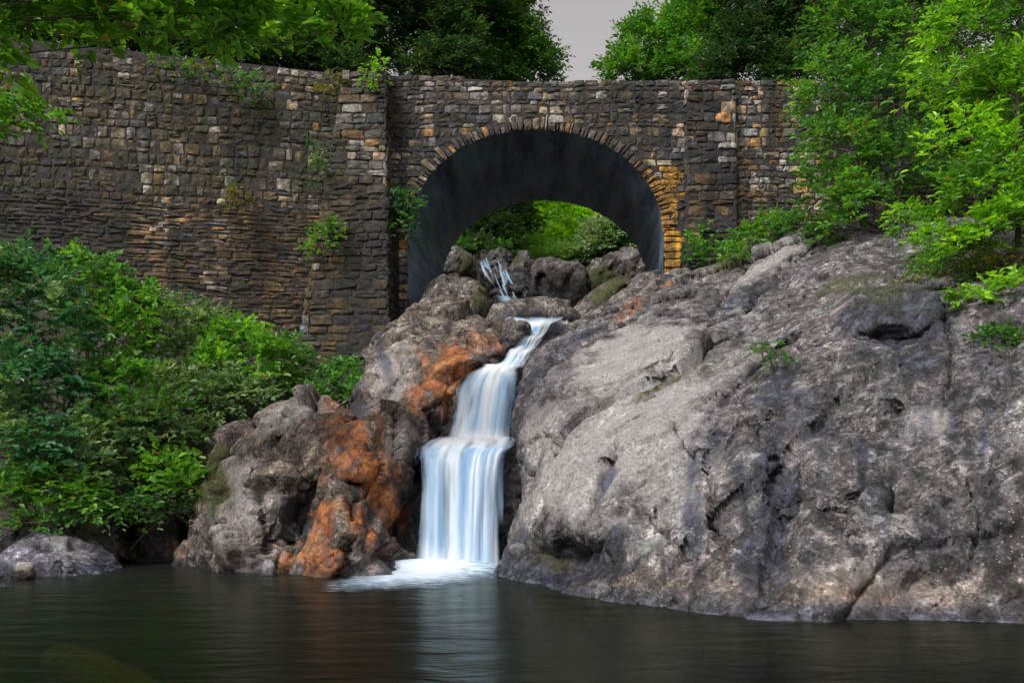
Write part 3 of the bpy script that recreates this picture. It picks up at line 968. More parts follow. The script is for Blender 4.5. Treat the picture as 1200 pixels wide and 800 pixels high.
def drips(ch, x0, x1, y0, y1, n, amt, w=(5, 11), h=(22, 60), lean=-.12):
    r = random.Random(int(x0 * 7 + y0))
    out = []
    for _ in range(n):
        out.append((ch, r.uniform(x0, x1), r.uniform(y0, y1), r.uniform(*w), r.uniform(*h), lean + r.uniform(-.15, .15), amt * r.uniform(.7, 1.15)))
    return out
DIAG = (0.75, 0.25, 0.6)
rock('rock_outcrop', 'huge grey weathered rock outcrop filling the right bank beside the waterfall',
     [(580,690),(590,662),(606,630),(620,600),(622,572),(612,540),(604,505),(606,470),(612,438),(626,412),(646,396),(690,372),(728,352),(770,334),(812,322),(850,312),
      (888,296),(926,280),(980,268),(1050,258),(1120,262),(1200,268),(1330,262),(1440,300),(1470,500),(1470,800),(1300,800),(1100,800),(900,795),(760,770),(680,745),(620,730),(592,712)],
     [(590,690,15.0),(606,640,15.3),(622,580,16.6),(605,500,17.6),(612,440,18.8),(646,396,20.3),(728,352,23.5),(812,322,25.2),(926,282,25),(1050,258,24),(1200,268,20.5),(1440,290,17.5),
      (650,700,13.2),(740,708,11.8),(850,725,10.5),(1000,728,10.2),(1200,730,10.0),(1450,735,9.7),(760,775,11.0),(1000,790,9.6),(1300,790,9.2),
      (650,600,14.4),(660,500,16.2),(700,440,17.8),(760,560,13.6),(760,480,15.4),(780,400,18.3),(850,640,11.6),(860,540,13.2),(880,460,15),(900,390,17.3),(920,330,20.5),
      (1000,620,11.0),(1000,520,12.5),(1000,430,14.3),(1030,350,16.6),(1060,300,20),(1150,600,10.9),(1150,500,12.0),(1150,400,13.6),(1180,330,15.6),(1350,500,10.8)],
     M['rock_grey'], edge=1.2, rim=22, thick=5, sp=7, sub=1, disp=((2.8, .22), (1.1, .075), (.42, .05), (.17, .034)), strata=DIAG, seed=3, facet=.95, warp=.18, hollow=.06, groove=.07, voxel=.045,
     cracks=[([(856,426),(875,414),(931,401),(939,390),(980,371)],3.5,.36,.08),([(735,470),(762,456),(790,442)],3,.15,.12),([(684,615),(700,572),(719,529)],6,.30,.05),([(974,427),(998,428)],4,.25,.1),([(1014,480),(1050,472)],6,.10,.06),
             ([(834,366),(858,336),(884,306)],4,.24,.06),([(872,358),(900,330),(928,303)],4,.24,-.05),([(640,448),(672,418),(712,392),(745,372)],5,.16,.04),([(880,500),(905,540),(912,600),(890,690)],5,.14,.10),
             ([(1000,590),(1022,560),(1050,548)],4,.2,.15),([(985,640),(990,600),(1010,575)],4,.2,.1),([(800,520),(830,560),(838,610)],5,.18,.1),([(1104,372),(1116,410),(1108,448)],4,.12,.12),([(1120,560),(1150,600),(1140,650)],4,.12,.1),([(740,590),(790,640),(880,660)],3,.12,.08)],
     dents=[(668,656,60,28,0.15,1.2),(1040,352,70,34,0.0,-.75),(1045,398,62,14,0.0,.7),(905,420,80,7,-0.75,0.7),(1010,498,70,12,.05,.3),(1035,475,28,10,.1,.25),(845,520,18,40,0.5,.35),(900,640,30,70,0.05,.25),
            (1025,580,30,55,.4,.22),(770,470,9,60,1.2,.3),(1080,690,30,18,0,.3),(700,650,70,9,-.8,.3),(790,430,12,70,.6,.3),(915,560,9,40,.2,.35)],
     stains=drips('wet',800,880,520,640,6,.75,(6,13),(40,90),0) + drips('wet',940,1190,470,660,12,.7,(6,15),(40,100),0) + drips('pale',640,1180,420,690,18,.32,(4,9),(16,40),0) +
     [('wet',905,610,24,130,0,1.4),('wet',890,660,34,60,0,1.2),('wet',945,480,60,40,0,.6),('wet',1110,640,60,50,0,.5),('wet',1165,600,14,110,0,.7),('wet',915,470,20,38,.2,.9),('wet',1050,380,70,50,0,1.1),('moss',1040,345,50,18,0,.5),('wet',676,664,86,34,.1,1.5),('moss',650,660,40,14,.3,.5),('wet',870,350,60,10,-.5,.7),  # broad lower-left patch puts the undercut's shade into the rock colour
             ('wet',612,540,10,50,0,.7),('wet',655,460,22,60,.5,.35),('wet',835,520,12,36,.4,.7),('wet',1030,590,18,50,.3,.6),('wet',1160,420,40,90,0,.5),
             ('pale',750,500,100,70,-.9,1.0),('pale',735,430,90,44,-.4,1.0),('pale',680,540,60,90,.3,.9),('pale',790,560,60,50,0,.7),('wet',640,436,12,60,.75,.8),('wet',690,392,40,9,-.6,.8),('wet',705,570,9,56,.35,.9),('pale',1090,480,30,18,0,.7),('pale',900,310,60,9,-.5,.7),('pale',1000,690,160,34,0,.35),('pale',850,430,30,60,.7,.4),
             ('moss',770,455,48,6,-.5,.7),('moss',1000,330,60,14,-.2,.55),('moss',900,408,26,7,.2,.8),('moss',1120,320,60,22,0,.7),('moss',860,310,50,10,-.4,.6),('moss',640,645,26,14,.6,.45),
             ('rust',735,362,30,8,-.6,.55),('rust',1010,700,170,14,0,.3)])

# left bank, beside the falls
rock('boulder', 'blocky grey boulder with a bare pale face left of the rust-stained rock',
     [(226,672),(232,630),(244,590),(254,545),(262,520),(290,500),(340,474),(374,461),(398,472),(420,505),(436,545),(450,580),(452,640),(440,690),(380,700),(300,700),(240,696)],
     [(236,670,17.0),(258,530,18.2),(374,461,18.4),(440,560,17.4),(440,690,16.6),(300,690,16.0),(300,580,16.3),(360,540,16.6),(340,640,15.9),(280,600,16.4)],
     M['rock_tan'], edge=0.7, rim=24, thick=1.6, sp=5, sub=1, disp=((1.3, .20), (.55, .05), (.17, .016)), facet=1.5, groove=.06, hollow=.02, warp=.12, seed=21,
     dents=[(300,585,8,70,-.35,.35),(360,600,24,34,.1,.5),(330,640,10,40,.2,.4),(350,560,10,50,-.5,.3),(318,520,40,7,-.3,.3)],
     stains=[('pale',290,590,36,60,-.3,.8),('wet',358,608,28,40,0,1.0),('moss',250,560,18,50,0,.85),('wet',250,640,20,40,0,.6),('pale',340,490,50,20,-.3,.5),('rust',405,520,26,50,-.2,.7),('rust',360,665,40,16,0,.9),('moss',275,680,40,12,0,.5)])
rock('boulder', 'orange rust-stained boulder at the foot of the falls',
     [(338,700),(352,650),(368,612),(376,575),(392,540),(408,505),(428,488),(452,480),(474,490),(492,520),(490,545),(472,562),(456,590),(450,620),(462,645),(482,662),(470,700),(400,710)],
     [(350,690,15.6),(376,575,16.3),(420,495,17.0),(490,520,17.3),(455,590,16.4),(475,665,15.7),(420,640,15.2),(420,560,15.9),(400,600,15.6),(400,705,15.1)],
     M['rock_tan'], edge=0.7, rim=20, thick=1.4, sp=4.5, sub=1, disp=((1.2, .18), (.5, .045), (.16, .015)), facet=1.5, groove=.06, hollow=.02, warp=.12, seed=33,
     dents=[(412,568,20,9,.3,.6),(395,640,10,40,-.5,.3),(440,600,8,50,.4,.3),(430,660,40,6,-.6,.3)],
     stains=drips('rust',385,455,500,640,11,.95,(6,13),(26,62)) + drips('rust',350,395,600,670,6,.85) + drips('wet',380,470,520,670,9,1.0) + [('rust',418,545,34,26,0,.8),('wet',415,570,22,12,.3,.9),('pale',465,520,20,26,0,.6),('pale',430,655,30,10,-.6,.6),('wet',470,600,16,60,0,.7)])
rock('boulder', 'tan rock hump with a rusty flank left of the upper cascade',
     [(396,520),(408,480),(424,448),(434,412),(446,390),(470,372),(496,355),(530,356),(560,368),(582,384),(596,402),(588,420),(572,432),(552,446),(538,468),(526,500),(510,520),(498,540),(478,566),(450,572),(418,560)],
     [(408,490,19.3),(440,410,21.2),(496,355,23.2),(560,368,22.2),(596,402,20.6),(552,446,19.0),(526,500,18.2),(480,566,17.4),(440,550,17.6),(470,480,18.3),(490,420,19.8),(530,400,20.6),(510,460,18.6)],
     M['rock_tan'], edge=0.8, rim=20, thick=1.8, sp=5, sub=1, disp=((1.4, .22), (.6, .05), (.18, .017)), facet=1.5, groove=.06, hollow=.02, warp=.12, seed=45,
     dents=[(505,505,14,26,0,.6),(470,440,7,60,.5,.3),(540,412,40,7,.4,.3),(450,500,8,50,.25,.35),(430,470,10,30,0,.4)],
     stains=drips('rust',485,560,415,480,10,.9,(7,14),(16,36),-.5) + drips('rust',440,480,480,550,5,.6) + drips('wet',430,560,400,540,9,.8) + [('rust',520,445,34,20,-.4,.7),('rust',560,410,34,18,.3,.6),('pale',460,440,28,60,.3,.6),('wet',515,505,20,40,0,.95),('wet',415,480,20,40,0,.8),('moss',420,520,18,40,0,.5),('wet',570,425,22,14,0,.8)])
rock('boulder', 'small rounded wet boulder above the second step of the falls',
     [(505,530),(508,498),(522,470),(536,462),(548,476),(546,505),(535,530)], 18.75, M['rock_tan'], edge=0.4, rim=16, thick=.8, sp=4, sub=1, seed=51, stains=[('wet',525,510,16,30,0,.8),('rust',528,480,18,14,0,.4)])
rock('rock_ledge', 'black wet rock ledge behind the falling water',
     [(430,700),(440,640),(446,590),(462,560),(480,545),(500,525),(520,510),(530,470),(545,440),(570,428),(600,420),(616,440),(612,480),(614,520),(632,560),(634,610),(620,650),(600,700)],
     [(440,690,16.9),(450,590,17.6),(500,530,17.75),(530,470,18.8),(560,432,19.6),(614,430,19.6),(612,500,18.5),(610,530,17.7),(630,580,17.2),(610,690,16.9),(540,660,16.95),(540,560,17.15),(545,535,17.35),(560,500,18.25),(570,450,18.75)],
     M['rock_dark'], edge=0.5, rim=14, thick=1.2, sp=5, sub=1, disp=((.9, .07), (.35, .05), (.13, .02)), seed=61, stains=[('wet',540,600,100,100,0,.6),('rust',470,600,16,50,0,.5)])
rock('rock_ledge', 'thin brown rock lip where the stream tips over',
     [(548,438),(556,424),(585,408),(596,384),(612,380),(622,388),(606,412),(612,424),(600,436),(570,440)], 19.9, M['rock_tan'], edge=0.35, rim=10, thick=.8, sp=4, sub=1, seed=66, stains=[('wet',590,410,40,40,0,.6),('rust',575,428,30,10,0,.4)])

# stream bed and upstream boulders, seen through the arch
UP = 'boulders in the stream bed under the arch'
def up(label, outline, Y, seed, stains=(), mat='rock_up', **kw):
    a = dict(edge=0.7, rim=18, thick=1.6, sp=4.5, sub=1, warp=.15, hollow=.03, disp=((1.3, .15), (.55, .05), (.2, .015)))
    a.update(kw)
    return rock('boulder', label, outline, Y, M[mat], seed=seed, stains=stains, group=UP, **a)
up('rounded brown boulder just inside the arch on its left', [(488,385),(498,350),(506,330),(528,322),(552,326),(568,340),(574,366),(566,384),(530,392)], 26.5, 71, [('moss',562,345,14,16,0,.8),('wet',530,370,40,14,0,.4)])
up('jagged upper boulder at the left foot of the far arch', [(500,335),(512,302),(528,288),(548,294),(562,312),(568,340),(540,348)], 36.5, 73, [('moss',545,310,16,16,0,.7)])
up('wide cracked grey block in the middle under the arch', [(618,380),(620,330),(632,308),(660,306),(684,316),(692,340),(690,372),(660,382)], 36.0, 75, [('pale',655,345,28,26,0,.6),('wet',632,330,8,30,0,.7)], dents=[(634,330,6,24,0,.5),(660,360,30,4,0,.3)])
up('mossy humped boulder right under the arch', [(682,352),(684,326),(698,306),(722,294),(748,292),(764,310),(766,342),(730,356)], 36.5, 77, [('moss',702,324,26,12,0,.9),('pale',735,302,20,10,0,.4)])
up('flat wet slab at the back edge of the plunge step', [(570,392),(580,362),(612,354),(660,358),(676,372),(670,390),(620,396)], 24.5, 79, [('wet',620,375,50,12,0,.9),('rust',600,380,30,8,0,.4)], edge=.5, rim=12)
up('dark split boulder beside the little upstream cascade', [(596,362),(598,318),(606,298),(622,300),(630,330),(628,362)], 37.5, 81, [('wet',610,330,18,34,0,.9),('moss',608,305,14,8,0,.6)])
up('small dark stone at the lip left of the chute', [(560,412),(566,390),(584,380),(600,388),(600,404),(584,418)], 21.0, 83, [('wet',580,400,30,20,0,.9),('rust',575,395,20,10,0,.6)], mat='rock_tan', edge=.3, rim=9, thick=.6, disp=((.6, .07), (.2, .03)))
up('dark wet stone right of the chute lip', [(626,402),(632,384),(650,376),(672,378),(678,392),(660,404),(640,410)], 21.4, 85, [('wet',650,390,30,16,0,.9)], edge=.3, rim=9, thick=.6, disp=((.6, .07), (.2, .03)))
RB = 'slanting rock ribs at the right foot of the arch'
def rib(label, outline, dep, seed, stains=()):
    return rock('rock_rib', label, outline, dep, M['rock_up'], edge=0.5, rim=12, thick=1.4, sp=4.5, sub=1, disp=((1.2, .09), (.45, .04), (.15, .012)), strata=(.7, .2, .65), seed=seed, stains=stains, group=RB)
rib('long grey rib slanting down from the right arch foot to the chute', [(640,412),(662,388),(700,362),(730,340),(752,322),(772,318),(770,336),(740,360),(716,384),(690,402),(660,420)], [(650,410,20.8),(700,375,23),(760,325,26.3),(690,395,21.8)], 91, [('moss',700,378,30,6,-.6,.5),('wet',735,350,24,5,-.6,.6)])
rib('short ochre-streaked rib under the orange arch jamb', [(722,378),(744,350),(768,326),(796,316),(822,322),(800,340),(770,360),(746,384)], [(735,375,22.4),(770,345,24.2),(815,322,26.2)], 93, [('rust',765,352,34,7,-.7,.9),('pale',790,330,24,6,-.6,.5)])
rib('dark mossy rib deeper under the arch', [(668,376),(684,354),(706,336),(730,326),(748,330),(730,346),(708,364),(690,384)], 27.5, 95, [('moss',708,346,30,10,-.6,.8),('wet',690,368,16,10,0,.7)])

# stones along the left waterline
LS = 'stones along the left waterline'
def shore(label, outline, dep, seed, mat='rock_up', stains=(), **kw):
    a = dict(edge=0.5, rim=16, thick=.8, sp=4.5, sub=1, disp=((.8, .09), (.35, .035), (.12, .009)))
    a.update(kw)
    return rock('shore_stone', label, outline, dep, M[mat], cat='stone', seed=seed, stains=stains, group=LS, **a)
shore('low bluish wet stone shelving into the pool at left', [(-20,690),(4,652),(24,634),(56,622),(92,624),(116,640),(134,662),(140,690)], [(0,680,15.2),(60,622,17.4),(130,680,15.8),(70,680,15.0),(60,650,16)], 101, 'rock_blue', [('pale',80,640,36,16,0,.5)])
shore('little tan flat-topped stone standing in the water at far left', [(12,676),(14,662),(24,657),(38,659),(41,668),(40,678),(24,682)], 14.6, 103, 'rock_tan', [('pale',26,660,20,8,0,.9)], edge=.1, rim=6, thick=.25, sp=2.5, disp=((.3, .02), (.1, .01)))
shore('dark stone cut by the left frame edge', [(-30,700),(-20,676),(0,672),(12,684),(16,700),(0,706)], 13.6, 105, 'rock_blue', [('wet',0,685,20,16,0,.8)], edge=.2, rim=8, thick=.4)
shore('moss-capped dark boulder under the left bushes', [(84,660),(86,606),(104,582),(134,578),(150,600),(154,640),(150,664)], 17.6, 107, 'rock_dark', [('moss',116,594,36,16,0,1.0),('moss',100,620,16,20,0,.7)])
shore('second dark mossy stone in the gap of the bank', [(150,670),(152,630),(168,604),(196,600),(214,626),(218,668)], 18.2, 109, 'rock_dark', [('moss',178,608,26,14,0,.8),('rust',210,640,16,12,0,.5)])
shore('low brown stone beside the grey boulder', [(196,690),(200,658),(216,640),(236,640),(250,664),(250,690)], 17.2, 111, 'rock_up', [('wet',220,670,30,14,0,.7),('rust',215,650,20,8,0,.5)])
shore('tall mossy stone leaning on the grey boulder', [(226,640),(230,580),(244,530),(262,512),(278,530),(270,580),(262,640)], 18.3, 113, 'rock_up', [('moss',252,560,30,70,0,.9)])
shore('pale pebble-shaped stone at the foot of the grey boulder', [(306,682),(307,662),(314,651),(321,656),(324,672),(322,684)], 15.4, 115, 'rock_blue', [('pale',314,665,12,14,0,.7)], edge=.12, rim=7, thick=.25, sp=2.5, disp=((.3, .02), (.1, .01)))
shore('dark overhung stone at the far left of the bank', [(-30,660),(-20,620),(10,604),(46,608),(60,640),(50,664)], 18.0, 117, 'rock_dark', [('moss',10,615,40,10,0,.6)])
shore('small wet tongue of rock between outcrop and falls', [(578,694),(584,672),(596,652),(612,640),(622,660),(616,690),(600,700)], 15.1, 119, 'rock_up', [('wet',600,670,26,26,0,.8),('pale',605,640,10,18,0,.5)], edge=.3, rim=8, thick=.6)

# ------------------------------------------------------------------ waterfall
fall = thing('waterfall', 'silky white waterfall dropping in three steps into the dark pool', 'waterfall', P(545, 650, 16.6))
def sheet(name, rows, cols, label=None, bulge=0.12, seed=0, sub=14, soft=0.28, base_cover=1.0, vscale=1.0, fade=0, whites=(), thin=0.0):
    # soft: share of the width over which the veil thins out at either side
    rows = np.array(rows, float)
    t = np.arange(len(rows))
    tt = np.linspace(0, len(rows) - 1, sub * (len(rows) - 1) + 1)
    R = np.stack([np.interp(tt, t, rows[:, k]) for k in range(4)], -1)
    ks = max(3, int(sub * .6)) | 1
    ker = np.ones(ks) / ks                                           # soften the corners of the profile
    for k in range(4):
        pad = np.concatenate([np.full(sub, R[0, k]), R[:, k], np.full(sub, R[-1, k])])
        R[:, k] = np.convolve(pad, ker, 'same')[sub:-sub]
    u = np.linspace(0, 1, cols)
    V, U, VV, cov, wh = [], [], [], [], []
    for i, (py, l, r, Y) in enumerate(R):
        jl = 5 * float(noise3(np.array([[i * .05, seed * 3.1, 0.]]), 8)[0]) + 1.6 * float(noise3(np.array([[i * .2, seed * 3.1, 4.]]), 8)[0])
        jr = 5 * float(noise3(np.array([[i * .05, seed * 3.1, 9.]]), 9)[0])
        wgt = np.abs(2 * u - 1) ** 2.5                                 # ragged sides, straight strands inside
        px = l + (r - l) * u + wgt * np.where(u < .5, jl, jr)
        s = noise3(np.stack([u * 9 + seed, np.full(cols, i * .012), np.zeros(cols)], -1), seed) * .09 + noise3(np.stack([u * 22, np.full(cols, i * .02), np.zeros(cols)], -1), seed + 3) * .015
        y = Y - bulge * (1 - (2 * u - 1) ** 2) + s
        V.append(P(px, np.full(cols, py), y))
        U.append(u * (R[:, 2] - R[:, 1]).mean() / 60 + seed)
        VV.append(np.full(cols, i / sub * vscale))
        e = np.clip(np.minimum(u, 1 - u) / soft, 0, 1)
        e = e * (1 - thin * np.clip(1 - u / .42, 0, 1)) * (1 - .35 * np.clip(noise3(np.stack([u * 7, np.full(cols, i * .05), np.full(cols, 2.)], -1), seed + 40) + .1, 0, 1))
        f0 = min(1.0, .25 + i / (sub * fade)) if fade else 1.0
        cov.append(base_cover * e ** .75 * f0)
        w_ = max([0.0] + [math.exp(-((py - wy) / ws) ** 2) for wy, ws in whites])
        wh.append(np.full(cols, w_) * np.clip(e + .2, 0, 1))
    V = np.vstack(V)
    n = len(R)
    idx = np.arange(n * cols).reshape(n, cols)
    Q = np.stack([idx[:-1, :-1], idx[1:, :-1], idx[1:, 1:], idx[:-1, 1:]], -1).reshape(-1, 4)
    o = mesh_obj(name, V, [Q], M['fall'], fall, attrs={'flow_u': np.concatenate(U), 'flow_v': np.concatenate(VV), 'cover': np.concatenate(cov), 'white': np.concatenate(wh)})
    if label: o['label'] = label
    return o
sheet('cascade', [(371,584,662,22.6),(375,590,656,21.4),(379,599,648,20.75),(391,603,641,20.6),(395,600,637,20.2),(407,599,629,20.05),(411,594,623,19.7),(423,588,617,19.5),(431,566,614,18.9)], 48, 'narrow chute at the top of the falls', .05, 1, base_cover=.85, fade=1.0, soft=.3, whites=((395,4),(411,4),(379,3)))
sheet('cascade', [(426,562,614,19.0),(431,556,613,18.7),(438,545,611,18.45),(450,538,609,18.25),(475,533,607,18.1),(500,528,605,17.95),(516,522,604,17.85)], 70, 'middle step of the falls', .14, 2, whites=((514,10),(432,7)))
sheet('cascade', [(511,514,604,17.9),(515,497,605,17.55),(521,488,604,17.15),(529,484,597,16.95),(540,483,592,16.82),(570,484,590,16.72),(610,483,589,16.66),(640,482,589,16.62),(672,478,590,16.55)], 90, 'broad lowest veil of the falls', .10, 3, soft=.2, thin=.28, whites=((516,8),(662,16)))
sheet('cascade', [(524,540,600,17.0),(534,536,593,16.78),(560,534,588,16.6),(610,533,587,16.5),(674,530,588,16.4)], 60, None, .10, 5, soft=.35, base_cover=.8)
# foam apron on the pool
nr, na = 26, 96
V, U, VV, cov = [], [], [], []
for i in range(nr):
    r = min((i + .02) / (nr - 1), 1.0)
    for k in range(na):
        a = 2 * math.pi * k / na
        w = 1 + .10 * math.sin(3 * a + 1) + .07 * math.sin(5 * a)
        x, y = 1.75 * r * w * math.cos(a), 3.2 * r * w * math.sin(a)
        X, Yc = -1.5 + x + (.15 * y if y < 0 else 0), 16.0 + y * (1 if y < 0 else .55)
        h = .20 * math.exp(-((Yc - 16.4) / .5) ** 2) * (1 - r ** 2)
        z = .012 + .03 * (1 - r) + h + .02 * (1 - r) * noise3(np.array([X * 3, Yc * 3, 0.]), 4)
        V.append((X, Yc, z)); U.append(X * 2); VV.append(Yc * 2); cov.append((1 - r) ** 1.15 * 1.35)
idx = np.arange(nr * na).reshape(nr, na)
nx = np.roll(idx, -1, 1)
Q = np.stack([idx[:-1], nx[:-1], nx[1:], idx[1:]], -1).reshape(-1, 4)[:, ::-1]
mesh_obj('splash_foam', np.array(V), [Q], M['foam'], fall, attrs={'flow_u': U, 'flow_v': VV, 'cover': cov, 'white': np.clip(np.array(cov) - .35, 0, .8)})['label'] = 'white foam where the falls hit the pool'
# the short ledge foam and the pool of water above the chute
# thin side rill on the rusty rock, and the upstream trickle beyond the arch
rill = thing('upstream_cascade', 'thin broken white cascade among dark rocks seen through the arch', 'waterfall', P(578, 350, 37.8))
def small_sheet(par, rows, seed):
    global fall
    keep, fall = fall, par
    sheet('water_thread', rows, 14, None, .06, seed, sub=8, soft=.5, base_cover=.62)
    fall = keep
for q_ in range(20):                                     # many thin broken threads of water
    y0, x0 = random.uniform(300, 340), 0
    x0 = 561 + (y0 - 300) * .55 + random.uniform(-3, 24)
    y1 = min(y0 + random.uniform(10, 24), 358)
    x1, w_ = x0 + (y1 - y0) * random.uniform(.3, .6), random.uniform(1.2, 3.2)
    ym_ = (y0 + y1) / 2
    small_sheet(rill, [(y0, x0 - w_ / 2, x0 + w_ / 2, 38.2), (ym_, (x0 + x1) / 2 - w_ * .8 + random.uniform(-2, 1), (x0 + x1) / 2 + w_ * .8, 37.8), (y1, x1 - w_ * .6, x1 + w_ * .6, 37.5)], 7 + q_)
small_sheet(rill, [(346,580,604,37.4),(352,582,612,37.1),(358,588,624,36.7)], 41)
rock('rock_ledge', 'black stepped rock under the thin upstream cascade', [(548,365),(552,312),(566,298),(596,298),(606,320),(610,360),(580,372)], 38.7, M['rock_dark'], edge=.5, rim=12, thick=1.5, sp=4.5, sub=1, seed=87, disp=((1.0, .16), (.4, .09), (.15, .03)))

# sunken log
def tube(path, rad, k=8):
    path, rad = np.asarray(path, float), np.asarray(rad, float)
    n = len(path)
    tg = unit(np.gradient(path, axis=0))
    ref = np.array([0.13, 0.27, 0.95]) if abs(tg[0, 2]) < .85 else np.array([1., 0.1, 0])
    s = unit(np.cross(tg, ref))
    b = np.cross(tg, s)
    a = np.linspace(0, 2 * np.pi, k, endpoint=False)
    V = path[:, None] + rad[:, None, None] * (np.cos(a)[None, :, None] * s[:, None] + np.sin(a)[None, :, None] * b[:, None])
    idx = np.arange(n * k).reshape(n, k)
    nx = np.roll(idx, -1, 1)
    Q = np.stack([idx[:-1], nx[:-1], nx[1:], idx[1:]], -1).reshape(-1, 4)
    return V.reshape(-1, 3), Q
class Tubes:
    def __init__(self): self.V, self.Q, self.n = [], [], 0
    def add(self, path, rad, k=8):
        v, q = tube(path, rad, k)
        self.V.append(v); self.Q.append(q + self.n); self.n += len(v)
    def build(self, name, mat, parent=None):
        return mesh_obj(name, np.vstack(self.V), [np.vstack(self.Q)], mat, parent)
a, b = np.array([-4.9, 9.0, -.22]), np.array([-1.5, 6.3, -.40])
tt = np.linspace(0, 1, 30)
path = a + (b - a) * tt[:, None] + np.stack([0 * tt, 0.1 * np.sin(tt * 5), .03 * np.sin(tt * 9)], -1)
rad = .20 - .06 * tt + .012 * np.sin(tt * 37)
rad[0] *= .15; rad[1] *= .75; rad[-1] *= .2
T_ = Tubes(); T_.add(path, rad, 14)
tag(T_.build('sunken_log', M['log']), 'sodden brown log lying just under the pool surface at lower left', 'log')

# ------------------------------------------------------------------ foliage
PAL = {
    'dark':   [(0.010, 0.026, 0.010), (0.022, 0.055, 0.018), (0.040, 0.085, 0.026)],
    'mid':    [(0.018, 0.055, 0.012), (0.036, 0.110, 0.018), (0.065, 0.165, 0.026)],
    'fresh':  [(0.030, 0.085, 0.012), (0.060, 0.160, 0.016), (0.105, 0.225, 0.022)],
    'lime':   [(0.050, 0.125, 0.008), (0.105, 0.245, 0.010), (0.195, 0.340, 0.018)],
    'pale':   [(0.030, 0.065, 0.022), (0.060, 0.115, 0.045), (0.130, 0.190, 0.100)],
    'blue':   [(0.012, 0.042, 0.022), (0.022, 0.080, 0.035), (0.048, 0.125, 0.055)],
    'olive':  [(0.030, 0.036, 0.008), (0.070, 0.075, 0.014), (0.140, 0.120, 0.022)],
    'sun':    [(0.070, 0.150, 0.012), (0.150, 0.290, 0.018), (0.250, 0.400, 0.030)],  # backlit brightness put into the leaf colour
    'far':    [(0.030, 0.070, 0.020), (0.060, 0.135, 0.032), (0.105, 0.195, 0.048)],
}
PAL_GAIN = 1.9
def pal_color(name, t):
    c = np.array(PAL[name]) * PAL_GAIN
    t = np.clip(t, 0, 0.999) * 2
    i = t.astype(int)
    f = (t - i)[:, None]
    return c[i] * (1 - f) + c[i + 1] * f

def leaf_mesh(pos, d, nrm, ln, wd, tone, pal, full=True):
    """pos,d,nrm (n,3); ln,wd (n,)"""
    d = unit(d)
    s = unit(np.cross(d, nrm))
    up = np.cross(s, d)
    n = len(pos)
    L, Wd = ln[:, None], wd[:, None]
    if full:
        rows = [(0, 0, 0), (.30, .48, .10), (.66, .40, .08), (1.0, 0, -.12), (.66, -.40, .08), (.30, -.48, .10)]
        V = np.stack([pos + L * a * d + Wd * b * s + L * c * up for a, b, c in rows], 1)
        base = (np.arange(n) * 6)[:, None]
        Q = np.vstack([base + np.array([0, 1, 2, 3]), base + np.array([0, 3, 4, 5])])
        k = 6
    else:
        rows = [(0, 0, 0), (.45, .5, .08), (1.0, 0, -.1), (.45, -.5, .08)]
        V = np.stack([pos + L * a * d + Wd * b * s + L * c * up for a, b, c in rows], 1)
        Q = (np.arange(n) * 4)[:, None] + np.array([0, 1, 2, 3])
        k = 4
    col = pal_color(pal, tone)
    yel = RNG.random(n) < 0.012
    col[yel] = np.array([0.22, 0.16, 0.02])
    return V.reshape(-1, 3), Q, np.repeat(col, k, 0)

def sprays(o, d, L, nl, leaf, pal, wratio=.5, flat=.7, droop=.15, tone=None, full=True, spread=1.0):
    """o,d (s,3) spray roots and directions; nl leaves along each"""
    s = len(o)
    d = unit(d)
    upv = unit(np.array([0, 0, 1.]) + RNG.normal(0, .45 * (1.2 - flat), (s, 3)))
    side = unit(np.cross(d, upv))
    nr = np.cross(side, d)
    t = (np.arange(nl) + .5) / nl
    t = np.clip(t[None] + RNG.normal(0, .06, (s, nl)), 0, 1)
    sg = np.where(np.arange(nl) % 2 == 0, 1, -1)[None] * np.ones((s, 1))
    Ls = (L * RNG.uniform(.6, 1.25, s))[:, None]
    pos = o[:, None] + (t * Ls)[..., None] * d[:, None]
    pos[..., 2] -= droop * (t ** 2) * Ls
    ang = RNG.uniform(.5, 1.15, (s, nl)) * spread
    last = t > .9
    ang = np.where(last, ang * .3, ang)
    ld = np.cos(ang)[..., None] * d[:, None] + (sg * np.sin(ang))[..., None] * side[:, None] + RNG.normal(0, .2, (s, nl, 3))
    ld[..., 2] -= droop * .6
    pos = pos + RNG.normal(0, .03 * L, pos.shape)
    ln = leaf * np.clip(RNG.lognormal(-.08, .32, (s, nl)), .4, 1.7)
    lnrm = nr[:, None] + RNG.normal(0, .38, (s, nl, 3))
    tn = (tone[:, None] if tone is not None else .5) + RNG.normal(0, .18, (s, nl))
    f = lambda x: x.reshape(-1, x.shape[-1])
    return leaf_mesh(f(pos), f(ld), f(lnrm), ln.ravel(), ln.ravel() * wratio * RNG.uniform(.8, 1.15, ln.size), tn.ravel(), pal, full)

def sample_lumps(lumps, n, seed, shell=.45, gap=.0, gfreq=1.2):
    """points in a union of ellipsoids, thinned where a noise field is low so that crowns have holes"""
    c = np.array([l[0] for l in lumps], float)
    r = np.array([l[1] for l in lumps], float)
    w = (r.prod(1) ** (2 / 3))
    w /= w.sum()
    k = RNG.choice(len(lumps), n * 2, p=w)
    v = unit(RNG.normal(0, 1, (n * 2, 3)))
    v[:, 2] = np.where(v[:, 2] < -.55, -v[:, 2], v[:, 2])
    q = 1 - shell * RNG.random(n * 2) ** 1.4
    q *= 1 + .55 * noise3(v * 2.1 + k[:, None] * 7.7, seed)
    p = c[k] + v * q[:, None] * r[k]
    f = noise3(p * gfreq, seed + 3)
    keep = f > gap - .25
    p, v, k = p[keep][:n], v[keep][:n], k[keep][:n]
    return p, v, k

